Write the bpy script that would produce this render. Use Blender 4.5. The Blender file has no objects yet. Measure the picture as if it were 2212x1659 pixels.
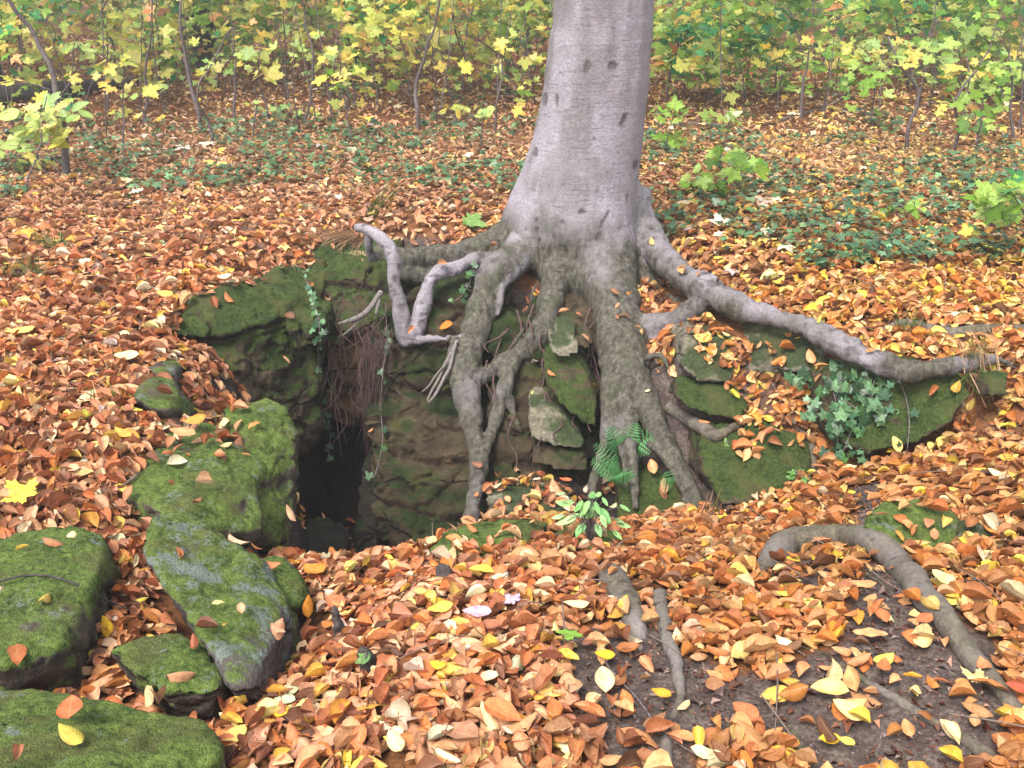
import bpy, bmesh, math, random
import numpy as np
from mathutils import Vector, Matrix
from mathutils.bvhtree import BVHTree

random.seed(7); rng = np.random.default_rng(11)
R = math.radians
scene = bpy.context.scene
COL = scene.collection

HAZE = .0055
# ------------------------------------------------------------------ camera
PITCH = R(25.0); FPX = 1995.0; CH = 1.5
cam_d = bpy.data.cameras.new('camera'); cam = bpy.data.objects.new('camera', cam_d); COL.objects.link(cam)
cam.location = (0, 0, CH); cam.rotation_euler = (R(90) - PITCH, 0, 0)
cam_d.sensor_width = 36; cam_d.lens = 36 * FPX / 2212.0; cam_d.clip_start = .05; cam_d.clip_end = 300
scene.camera = cam
# ------------------------------------------------------------------ light
world = bpy.data.worlds.new("World"); scene.world = world; world.use_nodes = True
nt = world.node_tree; nt.nodes.clear()
SUN_EL, SUN_AZ = R(58), R(215)
sky = nt.nodes.new('ShaderNodeTexSky'); sky.sky_type = 'NISHITA'; sky.sun_disc = False
sky.sun_elevation = SUN_EL; sky.sun_rotation = SUN_AZ; sky.air_density = 1.0; sky.dust_density = 3.5; sky.ozone_density = .6
hs = nt.nodes.new('ShaderNodeHueSaturation'); hs.inputs['Saturation'].default_value = .30
bg = nt.nodes.new('ShaderNodeBackground'); bg.inputs[1].default_value = .15
wo = nt.nodes.new('ShaderNodeOutputWorld')
nt.links.new(sky.outputs[0], hs.inputs['Color']); nt.links.new(hs.outputs[0], bg.inputs[0]); nt.links.new(bg.outputs[0], wo.inputs[0])
sd = bpy.data.lights.new('sun', 'SUN'); so = bpy.data.objects.new('sun', sd); COL.objects.link(so)
sd.energy = 1.7; sd.angle = R(18); sd.color = (1.0, .93, .86)
sv = Vector((math.sin(SUN_AZ) * math.cos(SUN_EL), math.cos(SUN_AZ) * math.cos(SUN_EL), math.sin(SUN_EL)))
so.rotation_euler = sv.to_track_quat('Z', 'Y').to_euler()
scene.view_settings.view_transform = 'Standard'; scene.view_settings.look = 'None'
scene.view_settings.gamma = 1; scene.view_settings.exposure = 1.24

# ------------------------------------------------------------------ pixel <-> world (2212 x 1659 frame)
CP, SP = math.cos(PITCH), math.sin(PITCH)
def ray(px, py):
    u = (px - 1106) / FPX; v = -(py - 829.5) / FPX
    return Vector((u, CP + v * SP, -SP + v * CP))
def atY(px, py, Y):
    d = ray(px, py); t = Y / d.y
    return Vector((0, 0, CH)) + d * t
def atZ(px, py, z):
    d = ray(px, py); t = (z - CH) / d.z
    return Vector((0, 0, CH)) + d * t
def depth(p): return p[1] * CP + (CH - p[2]) * SP
def rad(w, p): return w * .5 / FPX * depth(p)
def toPix(P):
    P = np.asarray(P, float); X, Y, Z = P[..., 0], P[..., 1], P[..., 2] - CH
    d = Y * CP - Z * SP; up = Y * SP + Z * CP
    return 1106 + FPX * X / d, 829.5 - FPX * up / d

# ------------------------------------------------------------------ noise
def _h(ix, iy, iz, s):
    n = (ix * 374761393 + iy * 668265263 + iz * 2147483647 + s * 974634777) & 0xffffffff
    n = ((n ^ (n >> 13)) * 1274126177) & 0xffffffff
    n = ((n ^ (n >> 16)) * 2246822519) & 0xffffffff
    return ((n ^ (n >> 15)) & 0xffffff) / float(0xffffff) * 2 - 1
def vnoise(P, s=0):
    P = np.asarray(P, float); i = np.floor(P).astype(np.int64); f = P - i; f = f * f * f * (f * (f * 6 - 15) + 10)
    x, y, z = i[..., 0], i[..., 1], i[..., 2]; fx, fy, fz = f[..., 0], f[..., 1], f[..., 2]
    def L(a, b, t): return a + (b - a) * t
    return L(L(L(_h(x, y, z, s), _h(x+1, y, z, s), fx), L(_h(x, y+1, z, s), _h(x+1, y+1, z, s), fx), fy),
             L(L(_h(x, y, z+1, s), _h(x+1, y, z+1, s), fx), L(_h(x, y+1, z+1, s), _h(x+1, y+1, z+1, s), fx), fy), fz)
def fbm(P, sc, o=4, s=0, g=.5):
    P = np.asarray(P, float) * sc; r = 0; a = 1; t = 0
    for k in range(o):
        r = r + a * vnoise(P, s + k * 17); t += a; a *= g; P = P * 2.03 + 11.7
    return r / t
def inpoly(px, py, poly):
    px = np.asarray(px, float); py = np.asarray(py, float); ins = np.zeros(px.shape, bool); n = len(poly); j = n - 1
    for i in range(n):
        xi, yi = poly[i]; xj, yj = poly[j]
        c = ((yi > py) != (yj > py)) & (px < (xj - xi) * (py - yi) / (yj - yi + 1e-9) + xi)
        ins ^= c; j = i
    return ins

# ------------------------------------------------------------------ scene helpers
def tag(o, label=None, cat=None, group=None, kind=None):
    if label: o['label'] = label
    if cat: o['category'] = cat
    if group: o['group'] = group
    if kind: o['kind'] = kind
    return o
def link(name, me, mat=None, parent=None, loc=None):
    o = bpy.data.objects.new(name, me); COL.objects.link(o)
    if mat and me and not me.materials: me.materials.append(mat)
    if parent: o.parent = parent; o.matrix_parent_inverse = Matrix.Translation(-Vector(parent.location))
    if loc is not None: o.location = loc
    return o
def empty(name, loc):
    o = bpy.data.objects.new(name, None); COL.objects.link(o); o.location = loc; o.empty_display_size = .1; return o
def np_mesh(name, V, F, smooth=True, attrs=None):
    """F: (n,k) int array or list of such arrays"""
    me = bpy.data.meshes.new(name); V = np.asarray(V, np.float32)
    Fs = F if isinstance(F, list) else [F]
    Fs = [np.asarray(f, np.int32) for f in Fs if len(f)]
    loops = np.concatenate([f.ravel() for f in Fs]); tot = np.concatenate([np.full(len(f), f.shape[1], np.int32) for f in Fs])
    start = np.concatenate([[0], np.cumsum(tot)[:-1]]).astype(np.int32)
    me.vertices.add(len(V)); me.vertices.foreach_set('co', V.ravel())
    me.loops.add(len(loops)); me.loops.foreach_set('vertex_index', loops)
    me.polygons.add(len(tot)); me.polygons.foreach_set('loop_start', start)
    me.update(calc_edges=True)
    if smooth: me.polygons.foreach_set('use_smooth', np.ones(len(tot), bool))
    if attrs:
        for k, (ty, a) in attrs.items(): set_attr(me, k, ty, a)
    me.validate(); me.update()
    return me
def set_attr(me, k, ty, a):
    at = me.attributes.new(k, ty, 'POINT'); a = np.asarray(a, np.float32)
    if ty == 'FLOAT': at.data.foreach_set('value', a.ravel())
    elif ty == 'FLOAT_COLOR': at.data.foreach_set('color', np.concatenate([a, np.ones((len(a), 1), np.float32)], 1).ravel())
    else: at.data.foreach_set('vector', a.ravel())
def mesh_np(me):
    n = len(me.vertices); V = np.empty(n * 3, np.float32); me.vertices.foreach_get('co', V); V = V.reshape(-1, 3)
    N = np.empty(n * 3, np.float32); me.vertices.foreach_get('normal', N)
    return V.astype(float), N.reshape(-1, 3).astype(float)
def voxel(me, size):
    o = bpy.data.objects.new('tmp', me); COL.objects.link(o)
    m = o.modifiers.new('r', 'REMESH'); m.mode = 'VOXEL'; m.voxel_size = size; m.use_smooth_shade = True
    dg = bpy.context.evaluated_depsgraph_get(); out = bpy.data.meshes.new_from_object(o.evaluated_get(dg))
    bpy.data.objects.remove(o); out.polygons.foreach_set('use_smooth', np.ones(len(out.polygons), bool))
    return out
def relax(me, it, k=.5, w=None):
    V, N = mesh_np(me); ne = len(me.edges); E = np.empty(ne * 2, np.int32); me.edges.foreach_get('vertices', E); E = E.reshape(-1, 2)
    deg = np.bincount(E.ravel(), minlength=len(V))[:, None]
    for _ in range(it):
        A = np.zeros_like(V)
        for c in range(3):
            A[:, c] = np.bincount(E[:, 0], V[E[:, 1], c], len(V)) + np.bincount(E[:, 1], V[E[:, 0], c], len(V))
        V = V + (A / deg - V) * (k if w is None else k * w[:, None])
    me.vertices.foreach_set('co', V.astype(np.float32).ravel()); me.update()

# ------------------------------------------------------------------ node helpers
def newmat(name):
    m = bpy.data.materials.new(name); m.use_nodes = True; t = m.node_tree; t.nodes.clear()
    o = t.nodes.new('ShaderNodeOutputMaterial'); b = t.nodes.new('ShaderNodeBsdfPrincipled'); t.links.new(b.outputs[0], o.inputs[0])
    b.inputs['Roughness'].default_value = .8; b.inputs['Specular IOR Level'].default_value = .25
    return m, t, b
class NB:
    def __init__(s, t): s.t = t; s.co = None
    def n(s, ty, **k):
        x = s.t.nodes.new(ty)
        for a, v in k.items(): setattr(x, a, v)
        return x
    def set(s, inp, v):
        if v is None: return
        if hasattr(v, 'links') or isinstance(v, bpy.types.NodeSocket): s.t.links.new(v, inp)
        else: inp.default_value = v
    def coord(s):
        if not s.co: s.co = s.n('ShaderNodeNewGeometry').outputs['Position']
        return s.co
    def map(s, vec, scale=(1, 1, 1), loc=(0, 0, 0), rot=(0, 0, 0)):
        x = s.n('ShaderNodeMapping'); s.set(x.inputs[0], vec); x.inputs[3].default_value = scale; x.inputs[1].default_value = loc; x.inputs[2].default_value = rot
        return x.outputs[0]
    def noise(s, sc, det=4, rough=.55, vec=None, dist=0):
        x = s.n('ShaderNodeTexNoise'); s.set(x.inputs['Vector'], vec or s.coord()); x.inputs['Scale'].default_value = sc
        x.inputs['Detail'].default_value = det; x.inputs['Roughness'].default_value = rough; x.inputs['Distortion'].default_value = dist
        return x.outputs[0]
    def ramp(s, f, stops, interp='LINEAR'):
        x = s.n('ShaderNodeValToRGB'); s.set(x.inputs[0], f); cr = x.color_ramp; cr.interpolation = interp
        while len(cr.elements) < len(stops): cr.elements.new(.5)
        for e, (p, c) in zip(cr.elements, stops):
            e.position = p; e.color = (c[0], c[1], c[2], 1) if hasattr(c, '__len__') else (c, c, c, 1)
        return x.outputs[0]
    def mix(s, f, a, b, mode='MIX'):
        x = s.n('ShaderNodeMix', data_type='RGBA', blend_type=mode); s.set(x.inputs[0], f)
        for i, v in ((6, a), (7, b)):
            if isinstance(v, tuple): v = (v[0], v[1], v[2], 1)
            s.set(x.inputs[i], v)
        return x.outputs[2]
    def math(s, op, a, b=0, c=None, clamp=False):
        x = s.n('ShaderNodeMath', operation=op); x.use_clamp = clamp; s.set(x.inputs[0], a); s.set(x.inputs[1], b)
        if c is not None: s.set(x.inputs[2], c)
        return x.outputs[0]
    def rng(s, v, a, b, c=0, d=1):
        x = s.n('ShaderNodeMapRange'); x.interpolation_type = 'SMOOTHSTEP'; s.set(x.inputs[0], v)
        for i, q in enumerate((a, b, c, d)): x.inputs[i + 1].default_value = q
        return x.outputs[0]
    def bump(s, h, st=.5, d=.01, nrm=None):
        x = s.n('ShaderNodeBump'); x.inputs['Strength'].default_value = st; x.inputs['Distance'].default_value = d; s.set(x.inputs['Height'], h)
        if nrm: s.set(x.inputs['Normal'], nrm)
        return x.outputs[0]
    def attr(s, n, out=0):
        x = s.n('ShaderNodeAttribute'); x.attribute_name = n; return x.outputs[out]
def srgb(r, g, b):
    f = lambda c: (c / 255 / 12.92) if c / 255 <= .04045 else ((c / 255 + .055) / 1.055) ** 2.4
    return (f(r), f(g), f(b))

# ------------------------------------------------------------------ materials
def rock_mat(name, moss=.5, lichen=.3, stone=((.10, .075, .045), (.24, .19, .12)), nzw=.35, mossc=((.035, .065, .013), (.185, .265, .055)), wet=0):
    m, t, b = newmat(name); q = NB(t)
    nz = q.n('ShaderNodeSeparateXYZ'); t.links.new(q.n('ShaderNodeNewGeometry').outputs['Normal'], nz.inputs[0])
    big = q.noise(3.2, 5, .6); med = q.noise(14, 6, .65); fine = q.noise(70, 4, .7); vf = q.noise(260, 2, .6)
    st = q.ramp(med, [(.3, stone[0]), (.5, tuple((a + c) / 2 for a, c in zip(*stone))), (.7, stone[1])])
    st = q.mix(q.rng(big, .45, .65), st, tuple(c * .55 for c in stone[0]))
    st = q.mix(q.rng(fine, .35, .7, 0, .5), st, (.035, .03, .022))
    vo = q.n('ShaderNodeTexVoronoi'); vo.feature = 'DISTANCE_TO_EDGE'; vo.inputs['Scale'].default_value = 2.3
    wv = q.n('ShaderNodeTexNoise'); wv.inputs['Scale'].default_value = 5; wv.inputs['Detail'].default_value = 6; t.links.new(q.coord(), wv.inputs['Vector'])
    q.set(vo.inputs['Vector'], q.map(q.mix(.10, q.coord(), wv.outputs[1]), (.7, .7, 2.0))); crk = q.math('MAXIMUM', q.rng(vo.outputs[0], 0, .03), q.rng(q.noise(2.7, 3), .47, .40))
    st = q.mix(q.math('MULTIPLY', q.math('SUBTRACT', 1, crk), .6), st, (.012, .010, .008))
    mf = q.math('ADD', q.math('MULTIPLY', nz.outputs[2], nzw), q.math('ADD', q.math('MULTIPLY', q.math('SUBTRACT', big, .25), 1.9), q.math('MULTIPLY', med, .55)))
    th = 1.36 - moss * .60
    mf = q.rng(q.math('ADD', mf, q.math('MULTIPLY', fine, .25)), th - .07, th + .12)
    mc = q.ramp(q.math('ADD', q.math('MULTIPLY', fine, .6), q.math('MULTIPLY', med, .4)), [(.38, mossc[0]), (.5, tuple((a + c) * .5 for a, c in zip(*mossc))), (.61, mossc[1])])
    mc = q.mix(q.rng(q.noise(6, 3), .5, .68, 0, .6), mc, (.11, .10, .035))
    col = q.mix(mf, st, mc)
    ln = q.noise(9, 6, .7, vec=q.map(q.coord(), loc=(7, 3, 1)))
    lt = .74 - lichen * .26
    lf = q.math('MULTIPLY', q.rng(q.math('ADD', ln, q.math('MULTIPLY', q.math('SUBTRACT', fine, .5), .35)), lt, lt + .09), q.rng(nz.outputs[2], -.1, .5))
    lc = q.ramp(vf, [(.3, (.10, .13, .11)), (.7, (.27, .31, .29))])
    col = q.mix(q.math('MULTIPLY', lf, .85), col, lc)
    t.links.new(col, b.inputs['Base Color']); b.inputs['Roughness'].default_value = .92
    h = q.math('ADD', q.math('MULTIPLY', fine, .8), q.math('MULTIPLY', vf, q.math('ADD', .15, q.math('MULTIPLY', mf, .6))))
    h = q.math('ADD', h, q.math('MULTIPLY', med, 1.8)); h = q.math('ADD', h, q.math('MULTIPLY', crk, q.math('SUBTRACT', .8, q.math('MULTIPLY', mf, .6))))
    t.links.new(q.bump(h, .95, .018), b.inputs['Normal'])
    return m
def bark_mat(name, base, dark, olive, ring=1.0):
    m, t, b = newmat(name); q = NB(t)
    p = q.coord()
    fine = q.noise(60, 6, .7, vec=q.map(p, (1, 1, 1.3))); med = q.noise(7, 5, .6); big = q.noise(2.2, 4)
    hl = q.noise(9, 4, .6, vec=q.map(p, (.5, .5, 6.5)), dist=.3)
    c = q.ramp(fine, [(.30, tuple(x * .55 for x in base)), (.44, tuple(x * .88 for x in base)), (.54, base), (.72, tuple(min(1, x * 1.32) for x in base))])
    c = q.mix(q.rng(med, .5, .75, 0, .35), c, (base[0] * .82, base[1] * .74, base[2] * .72))
    c = q.mix(q.rng(hl, .60, .72, 0, .16 * ring), c, dark)
    c = q.mix(q.rng(q.noise(11, 5, .7, vec=q.map(p, loc=(3, 5, 1))), .54, .66, 0, .45), c, tuple(min(1, x * 1.35) for x in base))
    cr = q.noise(30, 4, .7, vec=q.map(p, (1.4, 1.4, .22)))
    c = q.mix(q.math('MULTIPLY', q.rng(cr, .40, .32, 0, .6), q.math('ADD', q.attr('olive', 2), .15)), c, dark)
    ln = q.noise(6, 5, .6, vec=q.map(p, (.9, .9, 16)), dist=.5); ln2 = q.math('MULTIPLY', q.rng(ln, .60, .66), q.rng(q.noise(3, 3), .45, .6)); c = q.mix(q.math('MULTIPLY', ln2, .38 * ring), c, dark)
    sp = q.n('ShaderNodeTexVoronoi'); sp.feature = 'F1'; sp.inputs['Scale'].default_value = 60; q.set(sp.inputs['Vector'], q.map(p, (1, 1, 1.6)))
    c = q.mix(q.math('MULTIPLY', q.rng(sp.outputs[0], .22, .12), q.rng(q.noise(5), .5, .6, 0, .7)), c, tuple(x * .5 for x in base))
    ol = q.attr('olive', 2)
    of = q.math('MULTIPLY', ol, q.rng(q.math('ADD', big, q.math('MULTIPLY', q.math('ADD', med, fine), .35)), .50, .85, .40, 1.0))
    oc = q.ramp(q.noise(48, 6, .75, vec=q.map(p, (1, 1, .4))), [(.34, tuple(x * .38 for x in olive)), (.5, olive), (.66, tuple(x * 1.9 for x in olive))]); oc = q.mix(q.rng(q.noise(8, 4, .6, vec=q.map(p, loc=(9, 1, 4))), .55, .66, 0, .4), oc, (.045, .062, .022))
    c = q.mix(of, c, oc)
    c = q.mix(q.attr('scar', 2), c, (.045, .035, .03))
    t.links.new(c, b.inputs['Base Color']); b.inputs['Roughness'].default_value = .78
    h = q.math('ADD', q.math('MULTIPLY', fine, .7), q.math('MULTIPLY', hl, .35))
    h = q.math('ADD', h, q.math('MULTIPLY', q.noise(24, 4, .6, vec=q.map(p, (1.6, 1.6, .3))), q.math('ADD', .15, q.math('MULTIPLY', q.attr('olive', 2), 1.2)))); h = q.math('SUBTRACT', h, q.math('MULTIPLY', ln2, .35))
    t.links.new(q.bump(h, .8, .010), b.inputs['Normal'])
    return m
def leaf_mat(name, trans=.15, vein=1.0, rough=.55):
    m, t, b = newmat(name); q = NB(t)
    c = q.attr('Col'); uv = q.attr('leafuv', 1)
    s = q.n('ShaderNodeSeparateXYZ'); t.links.new(uv, s.inputs[0])
    au = q.math('ABSOLUTE', s.outputs[0])
    w = q.math('SINE', q.math('MULTIPLY', q.math('SUBTRACT', s.outputs[1], q.math('MULTIPLY', au, .28)), 48))
    mid = q.rng(au, .0, .10)
    blot = q.noise(45, 4, .6)
    c = q.mix(q.rng(q.noise(160, 3, .7), .5, .7, 0, .45), c, q.mix(1, c, (.5, .36, .28), 'MULTIPLY')); c = q.mix(q.math('MULTIPLY', q.rng(au, .62, 1.0), .35), c, q.mix(1, c, (.62, .48, .40), 'MULTIPLY'))
    c2 = q.mix(q.rng(blot, .35, .72, 0, .6), c, q.mix(1, c, (.55, .40, .32), 'MULTIPLY'))
    c2 = q.mix(q.math('MULTIPLY', q.rng(w, .6, 1.0), .05 * vein), c2, q.mix(1, c, (.65, .55, .5), 'MULTIPLY'))
    c2 = q.mix(q.math('MULTIPLY', q.math('SUBTRACT', 1, mid), .25 * vein), c2, q.mix(.5, c, (.8, .7, .5)))
    t.links.new(c2, b.inputs['Base Color']); b.inputs['Roughness'].default_value = rough; b.inputs['Specular IOR Level'].default_value = .35
    h = q.math('ADD', q.math('MULTIPLY', w, .14 * vein), q.math('MULTIPLY', blot, 1.2))
    nn = q.bump(h, .5, .0025); t.links.new(nn, b.inputs['Normal'])
    if trans > 0:
        tr = q.n('ShaderNodeBsdfTranslucent'); t.links.new(c2, tr.inputs[0]); mx = q.n('ShaderNodeMixShader'); mx.inputs[0].default_value = trans
        t.links.new(b.outputs[0], mx.inputs[1]); t.links.new(tr.outputs[0], mx.inputs[2])
        o = [n for n in t.nodes if n.type == 'OUTPUT_MATERIAL'][0]; t.links.new(mx.outputs[0], o.inputs[0])
    return m
def soil_mat():
    m, t, b = newmat('soil_and_litter'); q = NB(t)
    fine = q.noise(90, 5, .7); med = q.noise(22, 5, .65)
    soil = q.ramp(q.math('ADD', q.math('MULTIPLY', fine, .55), q.math('MULTIPLY', med, .45)), [(.32, (.022, .015, .013)), (.5, (.085, .063, .055)), (.68, (.235, .185, .16))])
    fl = q.n('ShaderNodeTexVoronoi'); fl.inputs['Scale'].default_value = 26; q.set(fl.inputs['Vector'], q.mix(.03, q.coord(), q.n('ShaderNodeTexNoise').outputs[1]))
    lit = q.ramp(q.math('MULTIPLY', fl.outputs[1], 1.0), [(.0, (.06, .022, .01)), (.4, (.16, .06, .022)), (.8, (.24, .10, .035)), (1, (.3, .17, .05))])
    lit = q.mix(q.rng(fine, .4, .7, 0, .7), lit, (.04, .02, .012))
    lf = q.attr('litter', 2)
    c = q.mix(lf, soil, lit)
    c = q.mix(q.math('MULTIPLY', q.rng(med, .58, .7), q.math('SUBTRACT', .35, q.math('MULTIPLY', lf, .3))), c, (.05, .07, .025))
    c = q.mix(q.attr('hole_shade', 2), c, q.mix(1, c, (.12, .10, .09), 'MULTIPLY'))  # soil colour multiplied down as painted shade in the hole
    t.links.new(c, b.inputs['Base Color']); b.inputs['Roughness'].default_value = .95
    t.links.new(q.bump(q.math('ADD', q.math('MULTIPLY', fine, .7), med), .8, .012), b.inputs['Normal'])
    return m
def plain_mat(name, c0, c1, sc=40, rough=.8, bump=.4):
    m, t, b = newmat(name); q = NB(t); f = q.noise(sc, 4, .6)
    t.links.new(q.ramp(f, [(.3, c0), (.7, c1)]), b.inputs['Base Color']); b.inputs['Roughness'].default_value = rough
    t.links.new(q.bump(f, bump, .004), b.inputs['Normal']); return m

M_mossy = rock_mat('mossy_sandstone', .74, .62, ((.05, .04, .035), (.16, .13, .10)))
M_grey = rock_mat('grey_lichen_stone', .62, .95, ((.07, .055, .055), (.17, .15, .145)))
M_wall = rock_mat('brown_sandstone', .36, .05, ((.028, .020, .012), (.115, .082, .046)), mossc=((.012, .022, .006), (.04, .062, .016)))
M_wallmoss = rock_mat('mossy_wall_stone', .36, .10, ((.035, .027, .017), (.14, .105, .06)), mossc=((.02, .038, .009), (.088, .128, .030)), nzw=.75)
M_ochre = rock_mat('ochre_sandstone', .05, 0, ((.15, .085, .035), (.30, .18, .08)))
M_holeshade = rock_mat('hole_shaded_stone', .3, 0, ((.012, .010, .007), (.05, .042, .03)), mossc=((.01, .016, .005), (.02, .035, .01)))  # near-black stone colour, the hole's shade painted in
M_pale = rock_mat('pale_sandstone', .38, .35, ((.13, .115, .08), (.33, .30, .22)), mossc=((.03, .045, .018), (.09, .12, .05)))
M_soil = soil_mat()
M_bark = bark_mat('beech_bark', srgb(147, 141, 148), (.13, .11, .115), (.080, .073, .057))
M_root = bark_mat('root_bark', srgb(124, 117, 113), (.11, .10, .09), (.10, .085, .055), .8)
M_leaf = leaf_mat('fallen_leaf'); M_fol = leaf_mat('living_leaf', .32, .5, .5); M_ivy = leaf_mat('ivy_leaf', .08, .4, .35)
M_stem = plain_mat('sapling_bark', (.06, .045, .042), (.20, .165, .165), 60)
M_darkwood = plain_mat('dark_wood', (.03, .024, .024), (.10, .085, .08), 35)
M_twig = plain_mat('dead_twig', (.10, .07, .055), (.22, .17, .14), 50)
M_hair = plain_mat('root_fibres', (.05, .028, .026), (.13, .08, .075), 80)
M_drygrass = leaf_mat('dry_grass', .2, 0, .6)

# ------------------------------------------------------------------ ground
CPS = []   # control points
def g(px, py, z): CPS.append(tuple(atZ(px, py, z)))
for a in [(0,600,0),(0,800,0),(0,1000,0),(200,700,0),(200,900,0),(100,1100,-.02),(300,600,0),(310,700,0),(310,760,-.02),(270,850,-.03),(380,900,-.06),(300,1000,-.06),
          (500,590,0),(600,552,0),(700,515,0),(760,498,0),(850,500,-.02),(100,1200,-.08),(0,1300,-.12),(0,1500,-.1),(200,1300,-.13),(300,1350,-.14),(420,1380,-.17),
          (150,1480,-.13),(300,1500,-.12),(500,1560,-.08),(0,1659,-.1),(300,1650,-.1),(600,1600,-.04),(900,1600,0),(1200,1600,.02),(1500,1600,.03),(1900,1600,.05),(2212,1600,.08),
          (600,1450,-.28),(560,1500,-.22),(680,1440,-.2),(800,1450,-.06),(1100,1450,0),(1400,1450,.0),(1800,1450,.03),(2200,1450,.05),(640,1350,-.32),(700,1300,-.3),(900,1300,-.14),(1200,1300,-.1),(1500,1300,-.12),
          (1800,1300,0),(2100,1300,.02),(620,1240,-.36),(700,1225,-.36),(800,1215,-.30),(880,1205,-.28),(950,1190,-.27),(1050,1140,-.33),(1200,1130,-.4),(1300,1175,-.35),(1400,1180,-.4),
          (1550,1155,-.6),(1450,1130,-.66),(1600,1200,-.35),(1700,1085,-.5),(1850,1005,-.45),(1950,980,-.36),(2050,930,-.27),(2150,870,-.15),(2212,830,-.08),(1700,1180,-.3),(1900,1100,-.28),
          (2100,1050,-.24),(2212,950,-.18),(1980,1130,-.26),(1750,1230,-.12),
          (1430,635,-.28),(1480,610,-.14),(1560,645,-.12),(1680,690,-.10),(1800,735,-.10),(1900,775,-.10),(2020,778,-.08),(2120,770,-.06),(2212,780,-.02),(1480,520,0),(1520,560,-.02),(1620,610,-.02),(1760,660,-.02),(1900,700,-.02),(2050,720,-.02),(2212,740,0),(1650,760,-.14),(1660,850,-.27),(1700,930,-.38),(1580,870,-.35),
          (1450,840,-.35),(1480,720,-.12)]: g(*a)
for x, y, z in [(-.62,3.05,-.9),(-.45,3.15,-1.0),(-.25,3.1,-.9),(-.1,3.1,-.8),(.1,3.2,-.75),(-.75,3.3,-1.15),(-.55,3.5,-1.2),(-.35,3.5,-1.1),(-.8,3.7,-1.25),(-.6,3.9,-1.3),(-.7,4.3,-1.35),(-.65,4.7,-1.35),(-.65,5.05,-1.3),
                (-.35,4.0,-1.1),(-.3,4.35,-.9),(-.3,4.6,-.15),(-.05,4.4,-.6),(-.05,3.7,-.85),(.1,4.3,-.6),(.2,3.8,-.75),(.45,3.6,-.78),(.45,3.85,-.74),(.45,4.1,-.66),(.65,3.5,-.76),(.25,3.5,-.8),(.62,3.8,-.75),(.3,4.7,-.05),(.0,4.75,-.06),(.7,4.5,-.08),(-1.0,4.0,-1.2),(-1.0,4.3,-1.2),
                (-1.25,4.2,-.05),(-1.3,3.6,-.05),(-1.0,4.75,-.1),(-.9,3.3,-.7),(-1.0,2.9,-.45),(-.65,5.35,-.03),(-.35,5.1,-.03),(-1.05,5.1,-.03)]: CPS.append((x, y, z))
for y in (5.3, 6, 7, 8.5, 11, 15, 22, 35):
    for x in np.linspace(-1, 1, 9): CPS.append((x * y * .9, y, .02 * math.sin(x * 5 + y)))
for x in (-3, -1.5, 0, 1.5, 3): CPS.append((x, .2, -.03)); CPS.append((x * 1.2, -1.5, -.03))
for y in (1.5, 2.5, 3.5, 4.5): CPS.append((-2.6 - .3 * y, y, 0)); CPS.append((2.6 + .3 * y, y, 0.02))
CPS = np.array(CPS)
def lin_rbf(C, z):
    D = np.hypot(C[:, None, 0] - C[None, :, 0], C[:, None, 1] - C[None, :, 1]); n = len(C)
    A = np.zeros((n + 1, n + 1)); A[:n, :n] = D; A[:n, n] = 1; A[n, :n] = 1; A[:n, :n] += np.eye(n) * -.004
    return np.linalg.solve(A, np.append(z, 0))
Wt = lin_rbf(CPS, CPS[:, 2])
def gh(x, y):
    x = np.asarray(x, float); y = np.asarray(y, float); out = np.zeros(x.shape) + Wt[-1]
    for i in range(len(CPS)): out += Wt[i] * np.hypot(x - CPS[i, 0], y - CPS[i, 1])
    P = np.stack([x, y, x * 0], -1)
    return out + fbm(P, 2.2, 4, 5) * .022 + fbm(P, 11, 3, 9) * .006
SOIL = [(1270,1400),(1330,1330),(1420,1330),(1500,1400),(1640,1465),(1760,1440),(1740,1385),(1880,1290),(1700,1270),(1650,1240),(1720,1180),(1870,1180),(2000,1260),(2100,1390),(2212,1500),(2212,1659),(1300,1659),(1240,1560)]
SOIL2 = [(1830,1060),(1900,1040),(1930,1080),(1860,1130)]
def ys_grid():
    ys = list(np.arange(-1.5, 1.0, .12)) + list(np.arange(1.0, 5.4, .025))
    y = 5.4; s = .03
    while y < 70: ys.append(y); y += s; s *= 1.06
    return np.array(ys)
GY = ys_grid(); gx0 = np.arange(-2.4, 2.4, .025); tails = 2.4 + np.cumsum(.03 * 1.12 ** np.arange(48))
GX = np.concatenate([-tails[::-1], gx0, [2.4], tails])
XX, YY = np.meshgrid(GX, GY); ZZ = gh(XX, YY)
V = np.stack([XX, YY, ZZ], -1).reshape(-1, 3); nx = len(GX); ny = len(GY)
I = (np.arange(ny - 1)[:, None] * nx + np.arange(nx - 1)[None, :]).ravel(); GF = np.stack([I, I + 1, I + nx + 1, I + nx], 1)
ppx, ppy = toPix(V); ppx[V[:, 1] < .6] = 9999
lit = 1 - (inpoly(ppx + fbm(V, 4, 3, 301) * 130, ppy + fbm(V, 4, 3, 302) * 110, SOIL) | inpoly(ppx, ppy, SOIL2)).astype(float)
lit = lit * np.clip((V[:, 2] + .62) * 6, 0, 1)
gyy, gxx = np.gradient(ZZ, GY, GX); lit = lit * np.clip((1.15 - np.hypot(gxx, gyy).ravel()) * 3, 0, 1)
lit[(V[:, 1] < .9)] = 0.3
hole_shade = np.clip((-.6 - V[:, 2]) * 5, 0, 1)  # shade of the hole painted into the ground colour, stronger with depth
ground = link('ground', np_mesh('ground', V, GF, True, {'litter': ('FLOAT', lit), 'hole_shade': ('FLOAT', hole_shade)}), M_soil); tag(ground, kind='structure')

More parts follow.
